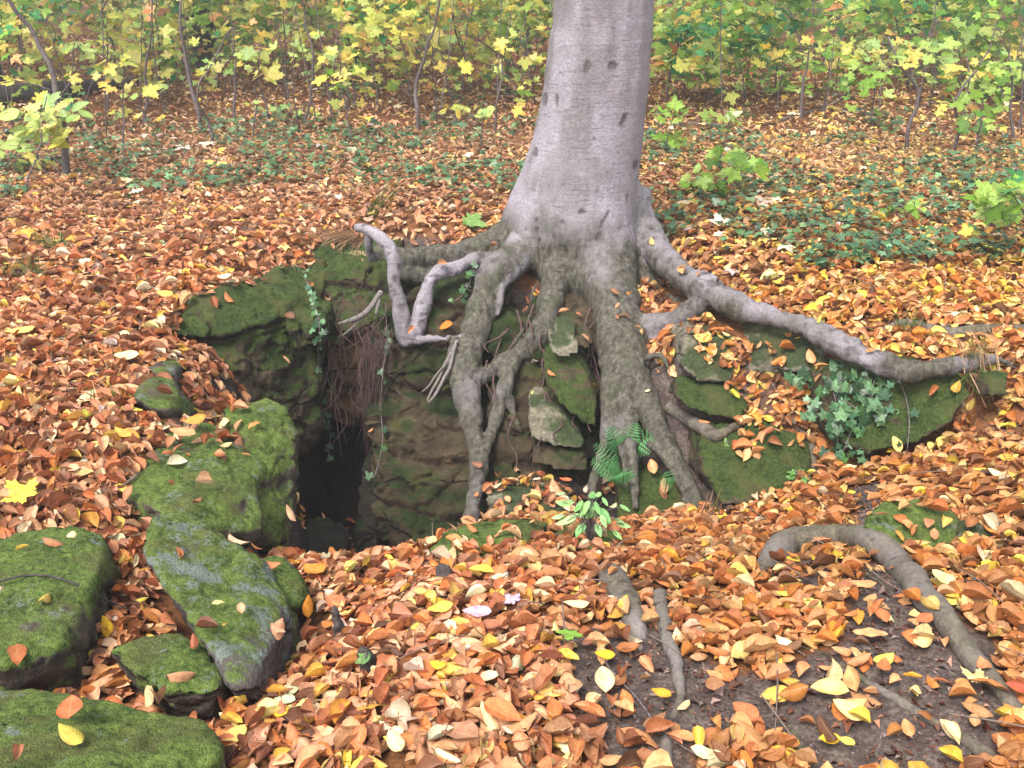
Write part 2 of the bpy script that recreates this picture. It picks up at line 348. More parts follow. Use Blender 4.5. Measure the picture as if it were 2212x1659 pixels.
# ------------------------------------------------------------------ collision registry (for laying leaves)
RV, RF, RID = [], [], []; roff = 0; OBST = []
def register(me, kind, off=(0, 0, 0)):
    global roff
    me.calc_loop_triangles(); n = len(me.vertices); V = np.empty(n * 3, np.float32); me.vertices.foreach_get('co', V)
    T = np.empty(len(me.loop_triangles) * 3, np.int32); me.loop_triangles.foreach_get('vertices', T)
    RV.append(V.reshape(-1, 3)); RF.append(T.reshape(-1, 3) + roff); RID.append(np.full(len(T) // 3, kind, np.int32)); roff += n
register(ground.data, 0)

# ------------------------------------------------------------------ rocks
ROCKS = []
def hull_mesh(bm, pts):
    vs = [bm.verts.new(p) for p in pts]
    r = bmesh.ops.convex_hull(bm, input=vs)
    dead = [e for e in r['geom_interior'] if isinstance(e, bmesh.types.BMVert)] + [e for e in r['geom_unused'] if isinstance(e, bmesh.types.BMVert)]
    if dead: bmesh.ops.delete(bm, geom=list(set(dead)), context='VERTS')
def rock(name, label, cat, mat, hulls, vox=.014, smooth=4, disp=.03, dsc=4.0, fine=.006, strata=0, seed=0, group=None):
    """hulls: list of (points [(px,py,Y)], back offset)"""
    bm = bmesh.new()
    for pts, back in hulls:
        P = [atY(*p) for p in pts]; B = [p + Vector(back) for p in P]
        b2 = bmesh.new(); hull_mesh(b2, P + B); tmp = bpy.data.meshes.new('t'); b2.to_mesh(tmp); b2.free(); bm.from_mesh(tmp); bpy.data.meshes.remove(tmp)
    raw = bpy.data.meshes.new('raw'); bm.to_mesh(raw); bm.free()
    me = voxel(raw, vox); bpy.data.meshes.remove(raw); me.name = name
    relax(me, smooth); V, N = mesh_np(me)
    d = fbm(V, dsc, 5, seed, .55) * disp
    cr = np.abs(fbm(V, dsc * 1.3, 3, seed + 50)); d -= np.clip(.05 - cr, 0, 1) / .05 * disp * .55
    if strata:
        w = V[:, 2] * 1.0 + V[:, 0] * .12 + fbm(V, 2, 2, seed + 3) * .05; k = w / strata; fr = k - np.floor(k)
        d += (_h(np.floor(k).astype(np.int64), 3, 5, seed) * .5 - np.exp(-(np.minimum(fr, 1 - fr) / .09) ** 2)) * disp * .7
    rg = 1 - np.abs(fbm(V, dsc * 2.6, 4, seed + 20, .6)) * 2.2; d += (rg - .45) * disp * .30
    d += fbm(V, 22, 3, seed + 7) * fine * 1.3 + fbm(V, 55, 3, seed + 9) * fine * .7
    V = V + N * d[:, None]; me.vertices.foreach_set('co', V.astype(np.float32).ravel()); me.update()
    me.materials.clear(); me.materials.append(mat); o = link(name, me); tag(o, label, cat, group)
    register(me, 2); ROCKS.append(o); return o
GR = 'stones and boulders around the hollow'
B1 = (-.12, .35, -.28)
rock('mossy_boulder', 'large rounded boulder covered with bright green moss, left edge of the dark hole', 'boulder', M_mossy,
     [([(255,1060,2.52),(300,1010,2.66),(365,920,3.05),(450,905,3.12),(470,1000,2.75),(440,1080,2.48),(560,1000,2.85),(350,1110,2.36),(560,1140,2.5),(430,1150,2.35)], (-.12, .10, -.42)),
      ([(480,880,3.2),(530,868,3.25),(585,855,3.3),(620,880,3.25),(640,940,3.12),(636,1010,3.0),(560,960,2.95),(570,1040,2.8),(500,960,3.0)], (-.10, .12, -.5)),
      ([(560,1050,2.85),(632,1045,2.95),(630,1110,2.85),(622,1160,2.75),(590,1170,2.65),(540,1150,2.6),(560,1110,2.65)], (-.10, .12, -.33))], .013, 5, .03, 4, .007, seed=1, group=GR)
rock('grey_boulder', 'grey lichen wedge boulder with flat sloping top beside the large mossy boulder', 'boulder', M_grey,
     [([(330,1105,2.3),(400,1100,2.36),(445,1150,2.26),(520,1180,2.22),(580,1225,2.18),(615,1290,2.05),(620,1360,1.95),(600,1400,1.86),(560,1440,1.76),(312,1180,2.12),(330,1230,2.0),(420,1330,1.83),(470,1430,1.68),(500,1480,1.62),(545,1485,1.62)], (.0, .16, -.28))], .011, 4, .02, 5, .008, seed=4, group=GR)
rock('mossy_boulder', 'moss and lichen covered boulder at the left edge of the photo, cut by the frame', 'boulder', M_mossy,
     [([(-120,1190,2.1),(0,1165,2.18),(80,1135,2.27),(150,1128,2.3),(215,1150,2.25),(232,1180,2.15),(195,1230,2.03),(170,1280,1.93),(160,1330,1.83),(140,1390,1.72),(90,1420,1.66),(0,1440,1.62),(-120,1430,1.6)], (0, .1, -.3))], .012, 4, .022, 5, .006, seed=6, group=GR)
rock('mossy_boulder', 'big flat green boulder in the bottom left corner with an orange leaf on top', 'boulder', M_mossy,
     [([(-200,1490,1.5),(0,1478,1.54),(100,1490,1.53),(200,1510,1.5),(330,1540,1.47),(430,1560,1.45),(470,1590,1.4),(478,1640,1.33),(440,1720,1.2),(200,1760,1.12),(-100,1760,1.1)], (0, .05, -.3))], .011, 4, .022, 5, .006, seed=8, group=GR)
rock('mossy_stone', 'small mossy stone lying between the wedge boulder and the corner boulder', 'stone', M_mossy,
     [([(228,1400,1.74),(300,1378,1.8),(380,1365,1.84),(430,1395,1.8),(475,1440,1.7),(485,1480,1.63),(440,1500,1.58),(360,1490,1.58),(290,1455,1.63)], (0, .08, -.22))], .010, 4, .015, 6, .006, seed=10, group=GR)
rock('mossy_stone', 'low moss cushion stone tucked behind the right side of the wedge boulder', 'stone', M_mossy,
     [([(560,1200,2.35),(610,1205,2.35),(645,1240,2.25),(655,1285,2.15),(640,1310,2.1),(600,1310,2.08),(590,1240,2.2)], (0, .15, -.2))], .012, 5, .015, 6, .005, seed=12, group=GR)
rock('mossy_stone', 'round green moss cushion stone at the foot of the left rock wall', 'stone', M_mossy,
     [([(280,850,3.0),(300,825,3.13),(340,805,3.22),(375,820,3.22),(392,850,3.15),(385,885,3.05),(330,885,2.97)], (0, .15, -.2)), ([(310,790,3.35),(345,772,3.43),(385,780,3.45),(370,830,3.25)], (0, .12, -.2))], .014, 5, .015, 6, .006, seed=13, group=GR)
rock('rock_wall', 'tall brown rock wall with mossy overhanging ledge, left of the dark hole', 'rock', M_wallmoss,
     [([(347,722,3.72),(367,690,3.88),(433,640,4.12),(500,618,4.3),(617,578,4.6),(700,600,4.6),(690,670,4.4),(560,700,4.05),(440,735,3.82)], (-.1, .35, -.16)),
      ([(380,760,3.82),(470,730,3.95),(600,700,4.15),(693,690,4.35),(690,820,4.25),(683,940,4.2),(650,988,4.1),(560,940,3.9),(400,880,3.65),(390,820,3.72)], (-.15, .5, -.1)),
      ([(620,700,4.1),(690,695,4.2),(692,740,4.15),(640,760,4.08)], (0, .3, 0))], .0125, 1, .06, 2.6, .010, seed=15, group=GR)
rock('rock_block', 'green brown rock block under the dry grass at the top of the hole', 'rock', M_wallmoss,
     [([(640,590,4.62),(690,590,4.62),(760,570,4.72),(850,566,4.76),(870,660,4.6),(820,690,4.55),(740,740,4.42),(660,740,4.42)], (0, .9, -.02))], .0125, 1, .06, 3.5, .01, strata=.2, seed=17, group=GR)
rock('rock_block', 'ochre sandstone block under the ledge, above the dark hole', 'rock', M_ochre,
     [([(700,730,4.5),(805,690,4.6),(800,800,4.45),(790,900,4.42),(760,925,4.42),(700,910,4.4)], (-.1, .6, .1))], .016, 2, .03, 4, .008, strata=.18, seed=19, group=GR)
rock('rock_wall', 'brown rock wall directly right of the hole, below the looping root', 'rock', M_wall,
     [([(780,900,4.1),(880,880,4.1),(1000,885,4.05),(1080,900,4.0),(1080,1100,3.7),(1010,1190,3.55),(880,1230,3.55),(835,1215,3.6),(825,1100,3.75),(820,1000,3.9)], (.05, .5, 0)),
      ([(795,730,4.4),(850,640,4.55),(1000,620,4.55),(1100,650,4.5),(1080,900,4.15),(900,910,4.12),(790,900,4.3)], (0, .4, 0)),
      ([(775,905,4.2),(830,890,4.15),(835,960,4.05),(800,955,4.1)], (0, .4, 0))], .0125, 1, .065, 3.2, .012, strata=.19, seed=21, group=GR)
rock('cave_stone', 'dim stone standing inside the dark hole', 'stone', M_holeshade,
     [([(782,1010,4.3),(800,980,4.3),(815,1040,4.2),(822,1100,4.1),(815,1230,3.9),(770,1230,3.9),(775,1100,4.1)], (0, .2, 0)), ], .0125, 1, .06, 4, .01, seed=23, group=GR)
rock('cave_stone', 'low dark stone on the floor at the mouth of the hole', 'stone', M_holeshade,
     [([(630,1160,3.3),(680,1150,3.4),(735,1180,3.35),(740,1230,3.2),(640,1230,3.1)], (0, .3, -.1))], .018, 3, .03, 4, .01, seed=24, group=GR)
rock('rock_wall', 'dark brown rock face behind the middle tree roots', 'rock', M_wall,
     [([(1060,700,4.35),(1200,640,4.5),(1330,660,4.45),(1340,850,4.2),(1320,1060,3.8),(1240,1110,3.65),(1060,1110,3.6),(1050,900,4.0)], (.05, .45, 0)),
      ([(1050,1030,3.75),(1240,1000,3.9),(1400,1030,3.86),(1420,1130,3.66),(1240,1150,3.5),(1050,1140,3.45)], (0, .4, 0))], .0125, 1, .06, 3.4, .012, strata=.17, seed=25, group=GR)
rock('round_stone', 'small rounded stone on top of the stone stack between the roots', 'stone', M_pale,
     [([(1200,705,4.12),(1225,696,4.15),(1245,710,4.12),(1243,738,4.05),(1215,745,4.03),(1198,728,4.06)], (0, .12, 0))], .009, 4, .01, 9, .004, seed=27, group=GR)
rock('round_stone', 'dark rounded stone beside the topmost stone of the stack between the roots', 'stone', M_wall,
     [([(1243,725,4.12),(1270,715,4.15),(1285,738,4.1),(1270,758,4.03),(1245,748,4.04)], (0, .12, 0))], .009, 4, .01, 9, .004, seed=28, group=GR)
rock('pale_stone', 'pale flat stone second from the top of the stack between the roots', 'stone', M_pale,
     [([(1187,730,4.05),(1210,725,4.08),(1250,742,4.03),(1250,768,3.95),(1215,776,3.93),(1190,765,3.96)], (0, .16, 0))], .010, 3, .012, 8, .004, seed=29, group=GR)
rock('oblong_stone', 'large oblong dark green stone leaning between the middle roots', 'stone', M_wallmoss,
     [([(1172,775,4.02),(1200,765,4.05),(1245,770,4.02),(1272,810,3.95),(1290,860,3.88),(1288,925,3.78),(1255,915,3.78),(1210,875,3.82),(1180,830,3.9)], (.02, .2, -.02))], .011, 3, .018, 6, .006, seed=31, group=GR)
rock('slanted_stone', 'slanted brown slab under the large oblong stone', 'stone', M_pale,
     [([(1143,875,3.92),(1180,865,3.96),(1225,905,3.86),(1262,950,3.76),(1255,972,3.72),(1200,965,3.74),(1145,950,3.78)], (0, .22, 0))], .011, 2, .018, 7, .006, seed=33, group=GR)
rock('slanted_stone', 'lower brown slab below the slanted slab, above the leafy ledge', 'stone', M_wall,
     [([(1147,945,3.84),(1200,960,3.8),(1265,975,3.74),(1275,1020,3.66),(1210,1020,3.66),(1150,1000,3.72)], (0, .25, 0))], .012, 2, .018, 7, .006, strata=.08, seed=35, group=GR)
rock('ledge_stone', 'pale mossy ledge stone with fallen leaves below the slabs', 'stone', M_pale,
     [([(1050,1065,3.5),(1100,1055,3.55),(1180,1060,3.52),(1235,1085,3.42),(1230,1130,3.3),(1150,1140,3.28),(1060,1125,3.32)], (0, .3, -.1))], .012, 3, .02, 6, .007, seed=37, group=GR)
rock('mossy_stone', 'mossy stone half buried under leaves on the front lip of the hole', 'stone', M_mossy,
     [([(925,1190,2.395),(950,1150,2.506),(985,1130,2.579),(1040,1125,2.617),(1120,1120,2.653),(1190,1125,2.634),(1130,1190,2.414),(1050,1205,2.349)], (0, .12, -.22))], .012, 4, .02, 6, .006, seed=39, group=GR)
rock('mossy_stone', 'mossy stone behind the pale green seedling', 'stone', M_mossy,
     [([(1190,1130,2.625),(1230,1120,2.671),(1300,1135,2.653),(1340,1160,2.561),(1290,1190,2.450),(1210,1180,2.469)], (0, .12, -.2))], .012, 4, .015, 6, .006, seed=40, group=GR)
rock('dark_rock', 'dark mossy rock at the foot of the thick right root', 'rock', M_wallmoss,
     [([(1340,1030,3.636),(1420,1020,3.636),(1490,1060,3.503),(1530,1130,3.298),(1430,1160,3.256),(1340,1150,3.328)], (0, .3, -.1))], .014, 3, .03, 5, .008, seed=41, group=GR)
rock('stone_block', 'squared pale stone block with mossy flat top and two leaves, right of the tree', 'stone', M_pale,
     [([(1474,730,3.92),(1490,712,4.0),(1560,710,4.02),(1592,735,3.95),(1592,790,3.82),(1580,828,3.74),(1510,825,3.74),(1478,800,3.78)], (0, .25, -.04))], .012, 2, .018, 6, .006, seed=43, group=GR)
rock('rock_wall', 'mottled pale rock wall under the long root, right of the stone block', 'rock', M_pale,
     [([(1560,700,4.15),(1640,690,4.05),(1770,740,3.78),(1790,810,3.62),(1700,800,3.68),(1600,800,3.85)], (.05, .3, -.05))], .013, 2, .035, 6, .009, seed=45, group=GR)
rock('mossy_rock', 'mossy rock supporting the stone block right of the tree', 'rock', M_wallmoss,
     [([(1470,820,3.82),(1590,830,3.78),(1620,880,3.62),(1600,910,3.55),(1500,890,3.6),(1465,870,3.65)], (0, .35, -.1))], .014, 3, .025, 5, .008, seed=47, group=GR)
rock('mossy_rock', 'wide moss green rock under the grass tuft, right of the root foot', 'rock', M_wallmoss,
     [([(1505,910,3.62),(1580,920,3.58),(1660,920,3.54),(1740,945,3.45),(1755,1000,3.36),(1740,1060,3.26),(1640,1090,3.2),(1560,1090,3.2),(1520,1030,3.32)], (0, .35, -.12))], .014, 3, .03, 5, .008, seed=49, group=GR)
rock('mossy_rock', 'large green mossy rock under the far end of the long root', 'rock', M_wallmoss,
     [([(1760,800,3.6),(1860,820,3.52),(1980,830,3.42),(2090,815,3.38),(2105,850,3.32),(2060,915,3.25),(1980,960,3.24),(1880,985,3.28),(1800,960,3.36),(1770,880,3.5)], (0, .35, -.05))], .014, 3, .03, 5, .008, seed=51, group=GR)
rock('upright_stone', 'small upright stone below the root end at the right edge', 'stone', M_wallmoss,
     [([(2135,815,3.3),(2155,800,3.35),(2180,805,3.34),(2178,850,3.22),(2140,858,3.2)], (0, .12, -.05))], .011, 3, .012, 8, .005, seed=53, group=GR)
rock('mossy_boulder', 'half buried green mossy boulder above the arching root', 'boulder', M_mossy,
     [([(1866,1130,2.352),(1885,1095,2.459),(1920,1078,2.513),(1980,1072,2.549),(2050,1085,2.531),(2080,1120,2.459),(2060,1170,2.333),(1980,1195,2.262),(1900,1180,2.279)], (0, .08, -.3))], .012, 4, .016, 6, .006, seed=55, group=GR)
rock('grey_boulder', 'low grey green boulder under leaves, right of the half buried mossy boulder', 'boulder', M_pale,
     [([(2060,1130,2.462),(2110,1110,2.517),(2180,1125,2.498),(2200,1160,2.389),(2130,1190,2.298),(2070,1180,2.326)], (0, .08, -.25))], .012, 4, .016, 6, .006, seed=57, group=GR)
rock('mossy_stone', 'small mossy stone sticking out of the soil inside the arching root', 'stone', M_mossy,
     [([(1775,1300,2.166),(1800,1275,2.223),(1850,1270,2.242),(1870,1295,2.185),(1840,1325,2.090),(1790,1325,2.090)], (0, .06, -.15))], .010, 4, .010, 8, .004, seed=59, group=GR)
rock('mossy_stone', 'mossy stone on the leafy ground behind the tree, upper of two', 'stone', M_mossy,
     [([(1000,428,6.35),(1030,398,6.75),(1065,400,6.75),(1095,425,6.45),(1060,438,6.3)], (0, .12, -.15))], .02, 4, .02, 6, .006, seed=61, group=GR)
rock('mossy_stone', 'mossy stone just left of the trunk base, lower of two', 'stone', M_mossy,
     [([(985,500,5.45),(1000,470,5.7),(1040,452,5.9),(1055,480,5.7),(1050,520,5.4),(1010,528,5.35)], (0, .12, -.15))], .018, 4, .02, 6, .006, seed=62, group=GR)

# ------------------------------------------------------------------ tubes
def resample(P, W, step):
    P = np.asarray(P, float); W = np.asarray(W, float); n = len(P)
    if n < 2: return P, W
    Q, S = [], []
    for i in range(n - 1):
        p0 = P[max(i - 1, 0)]; p1 = P[i]; p2 = P[i + 1]; p3 = P[min(i + 2, n - 1)]; k = max(2, int(np.linalg.norm(p2 - p1) / step))
        for t in np.arange(k) / k:
            Q.append(.5 * ((2 * p1) + (-p0 + p2) * t + (2 * p0 - 5 * p1 + 4 * p2 - p3) * t * t + (-p0 + 3 * p1 - 3 * p2 + p3) * t ** 3)); S.append(W[i] + (W[i + 1] - W[i]) * (t * t * (3 - 2 * t)))
    Q.append(P[-1]); S.append(W[-1]); return np.array(Q), np.array(S)
def tube_arrays(P, Rr, seg=12, cap=True):
    P = np.asarray(P, float); n = len(P); T = np.gradient(P, axis=0); T /= np.linalg.norm(T, axis=1)[:, None] + 1e-9
    ref = np.array([0.0, 0, 1]) if abs(T[0][2]) < .9 else np.array([1.0, 0, 0]); u = np.cross(T[0], ref); u /= np.linalg.norm(u); V = []
    a = np.linspace(0, 2 * math.pi, seg, endpoint=False)
    for i in range(n):
        u = u - T[i] * np.dot(u, T[i]); u /= np.linalg.norm(u) + 1e-9; w = np.cross(T[i], u)
        V.append(P[i] + Rr[i] * (np.cos(a)[:, None] * u + np.sin(a)[:, None] * w))
    V = np.concatenate(V); F = []
    j = np.arange(seg); j2 = (j + 1) % seg
    for i in range(n - 1): F.append(np.stack([i * seg + j, i * seg + j2, (i + 1) * seg + j2, (i + 1) * seg + j], 1))
    F = np.concatenate(F); tri = []
    if cap:
        V = np.concatenate([V, [P[0] - T[0] * Rr[0] * .6, P[-1] + T[-1] * Rr[-1] * .6]]); c0 = n * seg; c1 = c0 + 1
        tri = np.concatenate([np.stack([j2, j, j * 0 + c0], 1), np.stack([(n - 1) * seg + j, (n - 1) * seg + j2, j * 0 + c1], 1)])
    return V, F, np.asarray(tri, int).reshape(-1, 3)
def join_tubes(tubes, seg=12):
    Vs, Q, T = [], [], []; off = 0
    for P, r in tubes:
        V, F, tr = tube_arrays(P, r, seg); Vs.append(V); Q.append(F + off); T.append(tr + off); off += len(V)
    return np.concatenate(Vs), [np.concatenate(Q), np.concatenate(T)]
def px_tube(pts, step=.03, wob=.004, seed=0, rw=.10):
    P = [atY(a, b, c) for a, b, c, w in pts]; r = [rad(w, p) for (a, b, c, w), p in zip(pts, P)]
    Q, S = resample(P, r, step); k = np.stack([fbm(Q, 9, 2, seed + i) for i in range(3)], 1) * wob
    return Q + k, S * (1 + fbm(Q, 14, 2, seed + 8) * rw)

# ------------------------------------------------------------------ the beech
TR = {}
TR['trunk'] = [[(1310,-1500,5.05,195),(1307,-500,5.0,205),(1304,0,5.0,219),(1296,100,5.0,222),(1286,200,5.0,230),(1270,300,5.0,240),(1250,400,4.98,256),(1240,470,4.95,272),(1245,540,4.9,262),(1262,600,4.82,215),(1275,660,4.8,150)],
               [(1200,380,5.0,150),(1160,470,5.0,150),(1130,540,4.95,130)], [(1330,400,5.0,110),(1345,500,5.0,110),(1370,560,4.95,110)]]
ROOTS = [
 ('left_back', [[(1150,480,5.05,120),(1100,520,5.0,95),(1045,543,4.92,72),(980,550,4.9,58),(910,556,4.85,50),(860,560,4.8,42),(815,540,4.85,34)],[(1080,570,4.85,55),(1000,595,4.8,46),(920,600,4.78,40),(870,590,4.78,34)]]),
 ('loop', [[(1100,555,4.8,40),(1040,562,4.68,36),(990,575,4.58,34),(945,588,4.5,33),(921,620,4.45,32),(912,655,4.42,31),(904,695,4.38,31),(890,735,4.34,34)]]),
 ('loop_far', [[(768,492,4.55,24),(800,500,4.5,28),(832,522,4.45,30),(850,560,4.42,30),(855,610,4.4,31),(862,660,4.38,33),(872,705,4.36,36),(884,742,4.34,34)],[(800,500,4.5,20),(795,530,4.55,24),(810,560,4.62,22)]]),
 ('spur', [[(880,738,4.34,26),(920,733,4.3,15),(960,731,4.26,13),(1005,728,4.22,16)]]),
 ('left_main', [[(1150,530,4.85,110),(1105,560,4.68,76),(1068,590,4.55,66),(1046,650,4.44,64),(1027,720,4.3,64),(1007,786,4.14,68),(1012,853,4.0,54),(1021,920,3.88,45),(1031,986,3.75,42),(1028,1053,3.62,36),(1020,1110,3.48,35),(1014,1150,3.4,34)],
               [(985,735,4.2,26),(978,780,4.12,26),(990,850,4.0,26),(1008,920,3.9,24)],[(1060,930,3.9,20),(1050,970,3.78,24),(1046,1010,3.7,20)]]),
 ('mid', [[(1215,560,4.75,100),(1200,610,4.6,70),(1187,653,4.48,56),(1175,703,4.36,53),(1140,753,4.25,48),(1095,783,4.18,40),(1058,803,4.12,34),(1025,820,4.08,32)]]),
 ('mid_low', [[(1125,765,4.22,34),(1104,790,4.14,36),(1090,836,4.05,36),(1075,886,3.97,32),(1062,936,3.88,24),(1052,970,3.8,20)],[(1100,860,4.02,22),(1112,900,3.96,17),(1127,935,3.9,10)],[(1130,775,4.24,28),(1146,810,4.2,24),(1155,845,4.15,14)]]),
 ('stub', [[(1130,570,4.62,26),(1100,606,4.5,24),(1085,632,4.42,17),(1079,682,4.34,8)]]),
 ('thin_mid', [[(1166,600,4.46,16),(1150,640,4.34,15),(1143,680,4.24,15),(1128,713,4.17,14),(1110,743,4.12,13),(1096,768,4.1,11)]]),
 ('right_main', [[(1285,520,4.85,180),(1303,575,4.7,150),(1320,625,4.55,124),(1334,686,4.38,108),(1344,753,4.2,104),(1350,820,4.04,100),(1356,875,3.92,80),(1358,920,3.84,46),(1362,970,3.7,32),(1370,1030,3.56,22),(1373,1100,3.42,17)],
                [(1308,690,4.32,48),(1314,780,4.12,44),(1318,860,3.95,40),(1313,920,3.84,32),(1300,980,3.7,27),(1284,1040,3.56,22),(1276,1080,3.48,14)],
                [(1368,700,4.35,50),(1380,780,4.14,48),(1388,850,3.98,50)],[(1340,870,3.94,40),(1338,930,3.82,24),(1344,1000,3.66,14),(1350,1050,3.56,9)]]),
 ('right_foot', [[(1378,830,4.0,60),(1400,880,3.88,58),(1424,930,3.78,54),(1450,988,3.64,49),(1480,1035,3.52,41),(1505,1080,3.40,33),(1520,1125,3.28,24)]]),
 ('long', [[(1355,430,5.08,110),(1388,500,4.95,84),(1430,556,4.68,66),(1480,600,4.40,60),(1535,632,4.18,62),(1600,664,4.03,54),(1680,690,3.88,48),(1760,718,3.73,50),(1830,752,3.58,54),(1900,786,3.45,55),(1960,804,3.39,52),(2030,796,3.40,46),(2095,786,3.43,38),(2150,778,3.46,24),(2185,788,3.47,16),(2215,806,3.47,8)]]),
 ('arm', [[(1380,720,4.3,70),(1420,705,4.28,52),(1460,690,4.22,44),(1500,665,4.2,46),(1540,638,4.18,54)],[(1385,740,4.25,50),(1430,730,4.25,34),(1470,700,4.32,28)]]),
 ('web', [[(1370,540,4.9,80),(1390,600,4.75,60),(1420,640,4.6,40),(1460,655,4.45,26)]]),
 ('twig_right', [[(1395,775,4.05,16),(1425,770,4.0,15),(1440,785,3.95,12),(1445,810,3.9,8)]]),
 ('twig_low', [[(1400,960,3.7,22),(1430,985,3.62,18),(1455,1030,3.5,15),(1475,1070,3.42,12),(1485,1115,3.34,9)]]),
]
tube_all = []; owner = []
for pl in TR['trunk']: tube_all.append(px_tube(pl, .05, .002, 1, .004)); owner.append(0)
for i, (nm, pls) in enumerate(ROOTS):
    for k, pl in enumerate(pls): tube_all.append(px_tube(pl, .03, .012 if i in (1, 2) else .010, 30 + i * 3 + k, .22)); owner.append(i + 1)
Vt, Ft = join_tubes(tube_all, 16)
raw = np_mesh('raw', Vt, Ft, False); tree = voxel(raw, .0092); bpy.data.meshes.remove(raw); relax(tree, 4, .5)
V, N = mesh_np(tree); ax, _ = toPix(V); relax(tree, 60, .6, np.clip((V[:, 2] + .25) * 4, 0, 1) * np.clip((1.0 - V[:, 2]) * 3, 0, 1) * (ax > 1085) * (ax < 1400))
V, N = mesh_np(tree)
rootness = np.clip((.42 - V[:, 2]) / .35, 0, 1)
fl = fbm(V * np.array([1, 1, .22]), 26, 3, 70) * .011 * rootness + fbm(V, 7, 4, 71) * (.004 + .008 * rootness) + fbm(V * np.array([.4, .4, 3]), 14, 3, 75) * .0012
V = V + N * fl[:, None]
# owner per vertex
def seg_dist(V, P, r):
    best = np.full(len(V), 9.0)
    for p, q in zip(P[::2], r[::2]): best = np.minimum(best, np.linalg.norm(V - p, axis=1) - q)
    return best
SD = np.full((len(V), len(ROOTS) + 1), 9.0)
for (P, r), w in zip(tube_all, owner): SD[:, w] = np.minimum(SD[:, w], seg_dist(V, P, r))
SD[:, 0] -= .03; own = SD.argmin(1)
# scars on trunk (pixel, w, h)
scar = np.zeros(len(V)); SC = [(1268,144,12,20,.2),(1324,143,17,15,-.2),(1177,215,10,22,.1),(1203,215,7,20,0),(1158,327,8,14,0),(1347,262,10,24,.3),(1372,355,9,18,.3),(1305,475,6,32,.5),(1292,512,9,16,.4),(1283,300,5,5,0),
      (1256,458,12,6,0),(1215,480,8,8,0),(1257,455,7,7,0),(1159,495,8,8,0),(1290,410,4,14,.1),(1270,55,4,8,0),(1252,95,4,7,0),(1347,87,8,3,0),(1179,160,4,30,.15),(1173,190,4,18,.15),(1136,492,4,12,.3),(1366,520,12,5,0),(1340,200,4,8,0),(1272,232,3,10,0),
      (1180,250,26,3,.25),(1215,240,26,3,-.1),(1240,232,14,3,0),(1300,248,12,3,0),(1245,320,16,3,.1),(1190,310,14,3,.4),(1300,535,6,6,0),(1165,520,5,12,.2),(1210,510,4,12,.1),(1326,60,10,2,0),(1320,165,40,2,.1),(1232,155,50,2,-.08),(1290,425,36,2,.05),(1270,20,18,2,0),(1215,400,4,5,0),(1160,475,5,9,.3),(1355,430,5,16,.1)]
qx, qy = toPix(V); vis = (V[:, 1] < 5.05) & (own == 0)
for cx, cy, w, h, a in SC:
    dx = qx - cx; dy = qy - cy; c, s = math.cos(a), math.sin(a); ex = (dx * c + dy * s) / (w * .66); ey = (-dx * s + dy * c) / (h * .72)
    dd = np.hypot(ex, ey) + fbm(V, 40, 2, 88) * .35; scar = np.maximum(scar, np.where(vis, np.clip((1.15 - dd) / .4, 0, 1), 0) * (.62 if min(w, h) > 4 else .4))
rsc = fbm(V, 26, 3, 93); scar = np.maximum(scar, np.clip((rsc - .42) * 8, 0, 1) * .6 * (own > 0)); scar = np.maximum(scar, np.clip((fbm(V * np.array([1, 1, 1.6]), 20, 3, 95) - .22) * 5, 0, .55) * np.isin(own, [2, 3, 4, 12]))
rim = np.clip(scar * (0.62 - scar) * 8, 0, 1); V = V - N * (scar * .007 - rim * .004)[:, None]
olive = np.clip((.34 - V[:, 2] + fbm(V, 5, 3, 77) * .34) / .30, 0, 1); olive = np.maximum(olive, np.clip(fbm(V * np.array([1, 1, .5]), 3.2, 4, 81) * 3 - .35, 0, .45)); olive = np.where(own > 0, np.maximum(olive, (.85 + .6 * fbm(V, 7, 2, 78)) * np.clip((.22 - V[:, 2]) / .25, 0, 1)), olive)
pale = np.isin(own, [2, 3, 4]) & (qx < 1000); olive[pale] *= .35; olive[(own == 8)] *= .6; olive[own == 2] *= np.clip((qx[own == 2] - 960) / 80, .15, 1); olive[np.isin(own, [12, 13])] *= np.clip(.75 + 1.2 * fbm(V[np.isin(own, [12, 13])], 5, 3, 79), .2, 1)
olive = np.maximum(olive, np.clip((1180 - qx + (qy - 520) * .9) / 60, 0, 1) * (qy > 440) * (V[:, 1] > 4.7) * (own <= 1))
tree.vertices.foreach_set('co', V.astype(np.float32).ravel()); tree.update(); V, N = mesh_np(tree)
register(tree, 3)
np_F = np.empty(len(tree.loops), np.int32); tree.loops.foreach_get('vertex_index', np_F)
lt = np.empty(len(tree.polygons), np.int32); tree.polygons.foreach_get('loop_total', lt); ls = np.empty(len(tree.polygons), np.int32); tree.polygons.foreach_get('loop_start', ls)
fo = own[np_F[ls]]
beech = empty('beech_tree', (0.45, 4.9, -.1)); tag(beech, 'grey beech tree with bare roots gripping the rocks over the hollow', 'tree')
for w in range(len(ROOTS) + 1):
    Fs = []; used = np.zeros(len(V), bool)
    for k in (3, 4):
        idx = np.where((fo == w) & (lt == k))[0]
        if len(idx): f = np.stack([np_F[ls[idx] + j] for j in range(k)], 1); Fs.append(f); used[f.ravel()] = True
    if not Fs: continue
    remap = np.cumsum(used) - 1; Fs = [remap[f] for f in Fs]
    nm = 'trunk' if w == 0 else 'root'
    me = np_mesh(nm, V[used], Fs, True, {'olive': ('FLOAT', olive[used]), 'scar': ('FLOAT', scar[used])})
    me.normals_split_custom_set_from_vertices(N[used].astype(float).tolist())
    o = link(nm, me, M_bark, beech)
    if w == 2 or w == 3: o['label'] = 'smooth pale root bent into a hanging loop'
    if w == 12: o['label'] = 'long grey root running right along the rocks'
bpy.data.meshes.remove(tree)

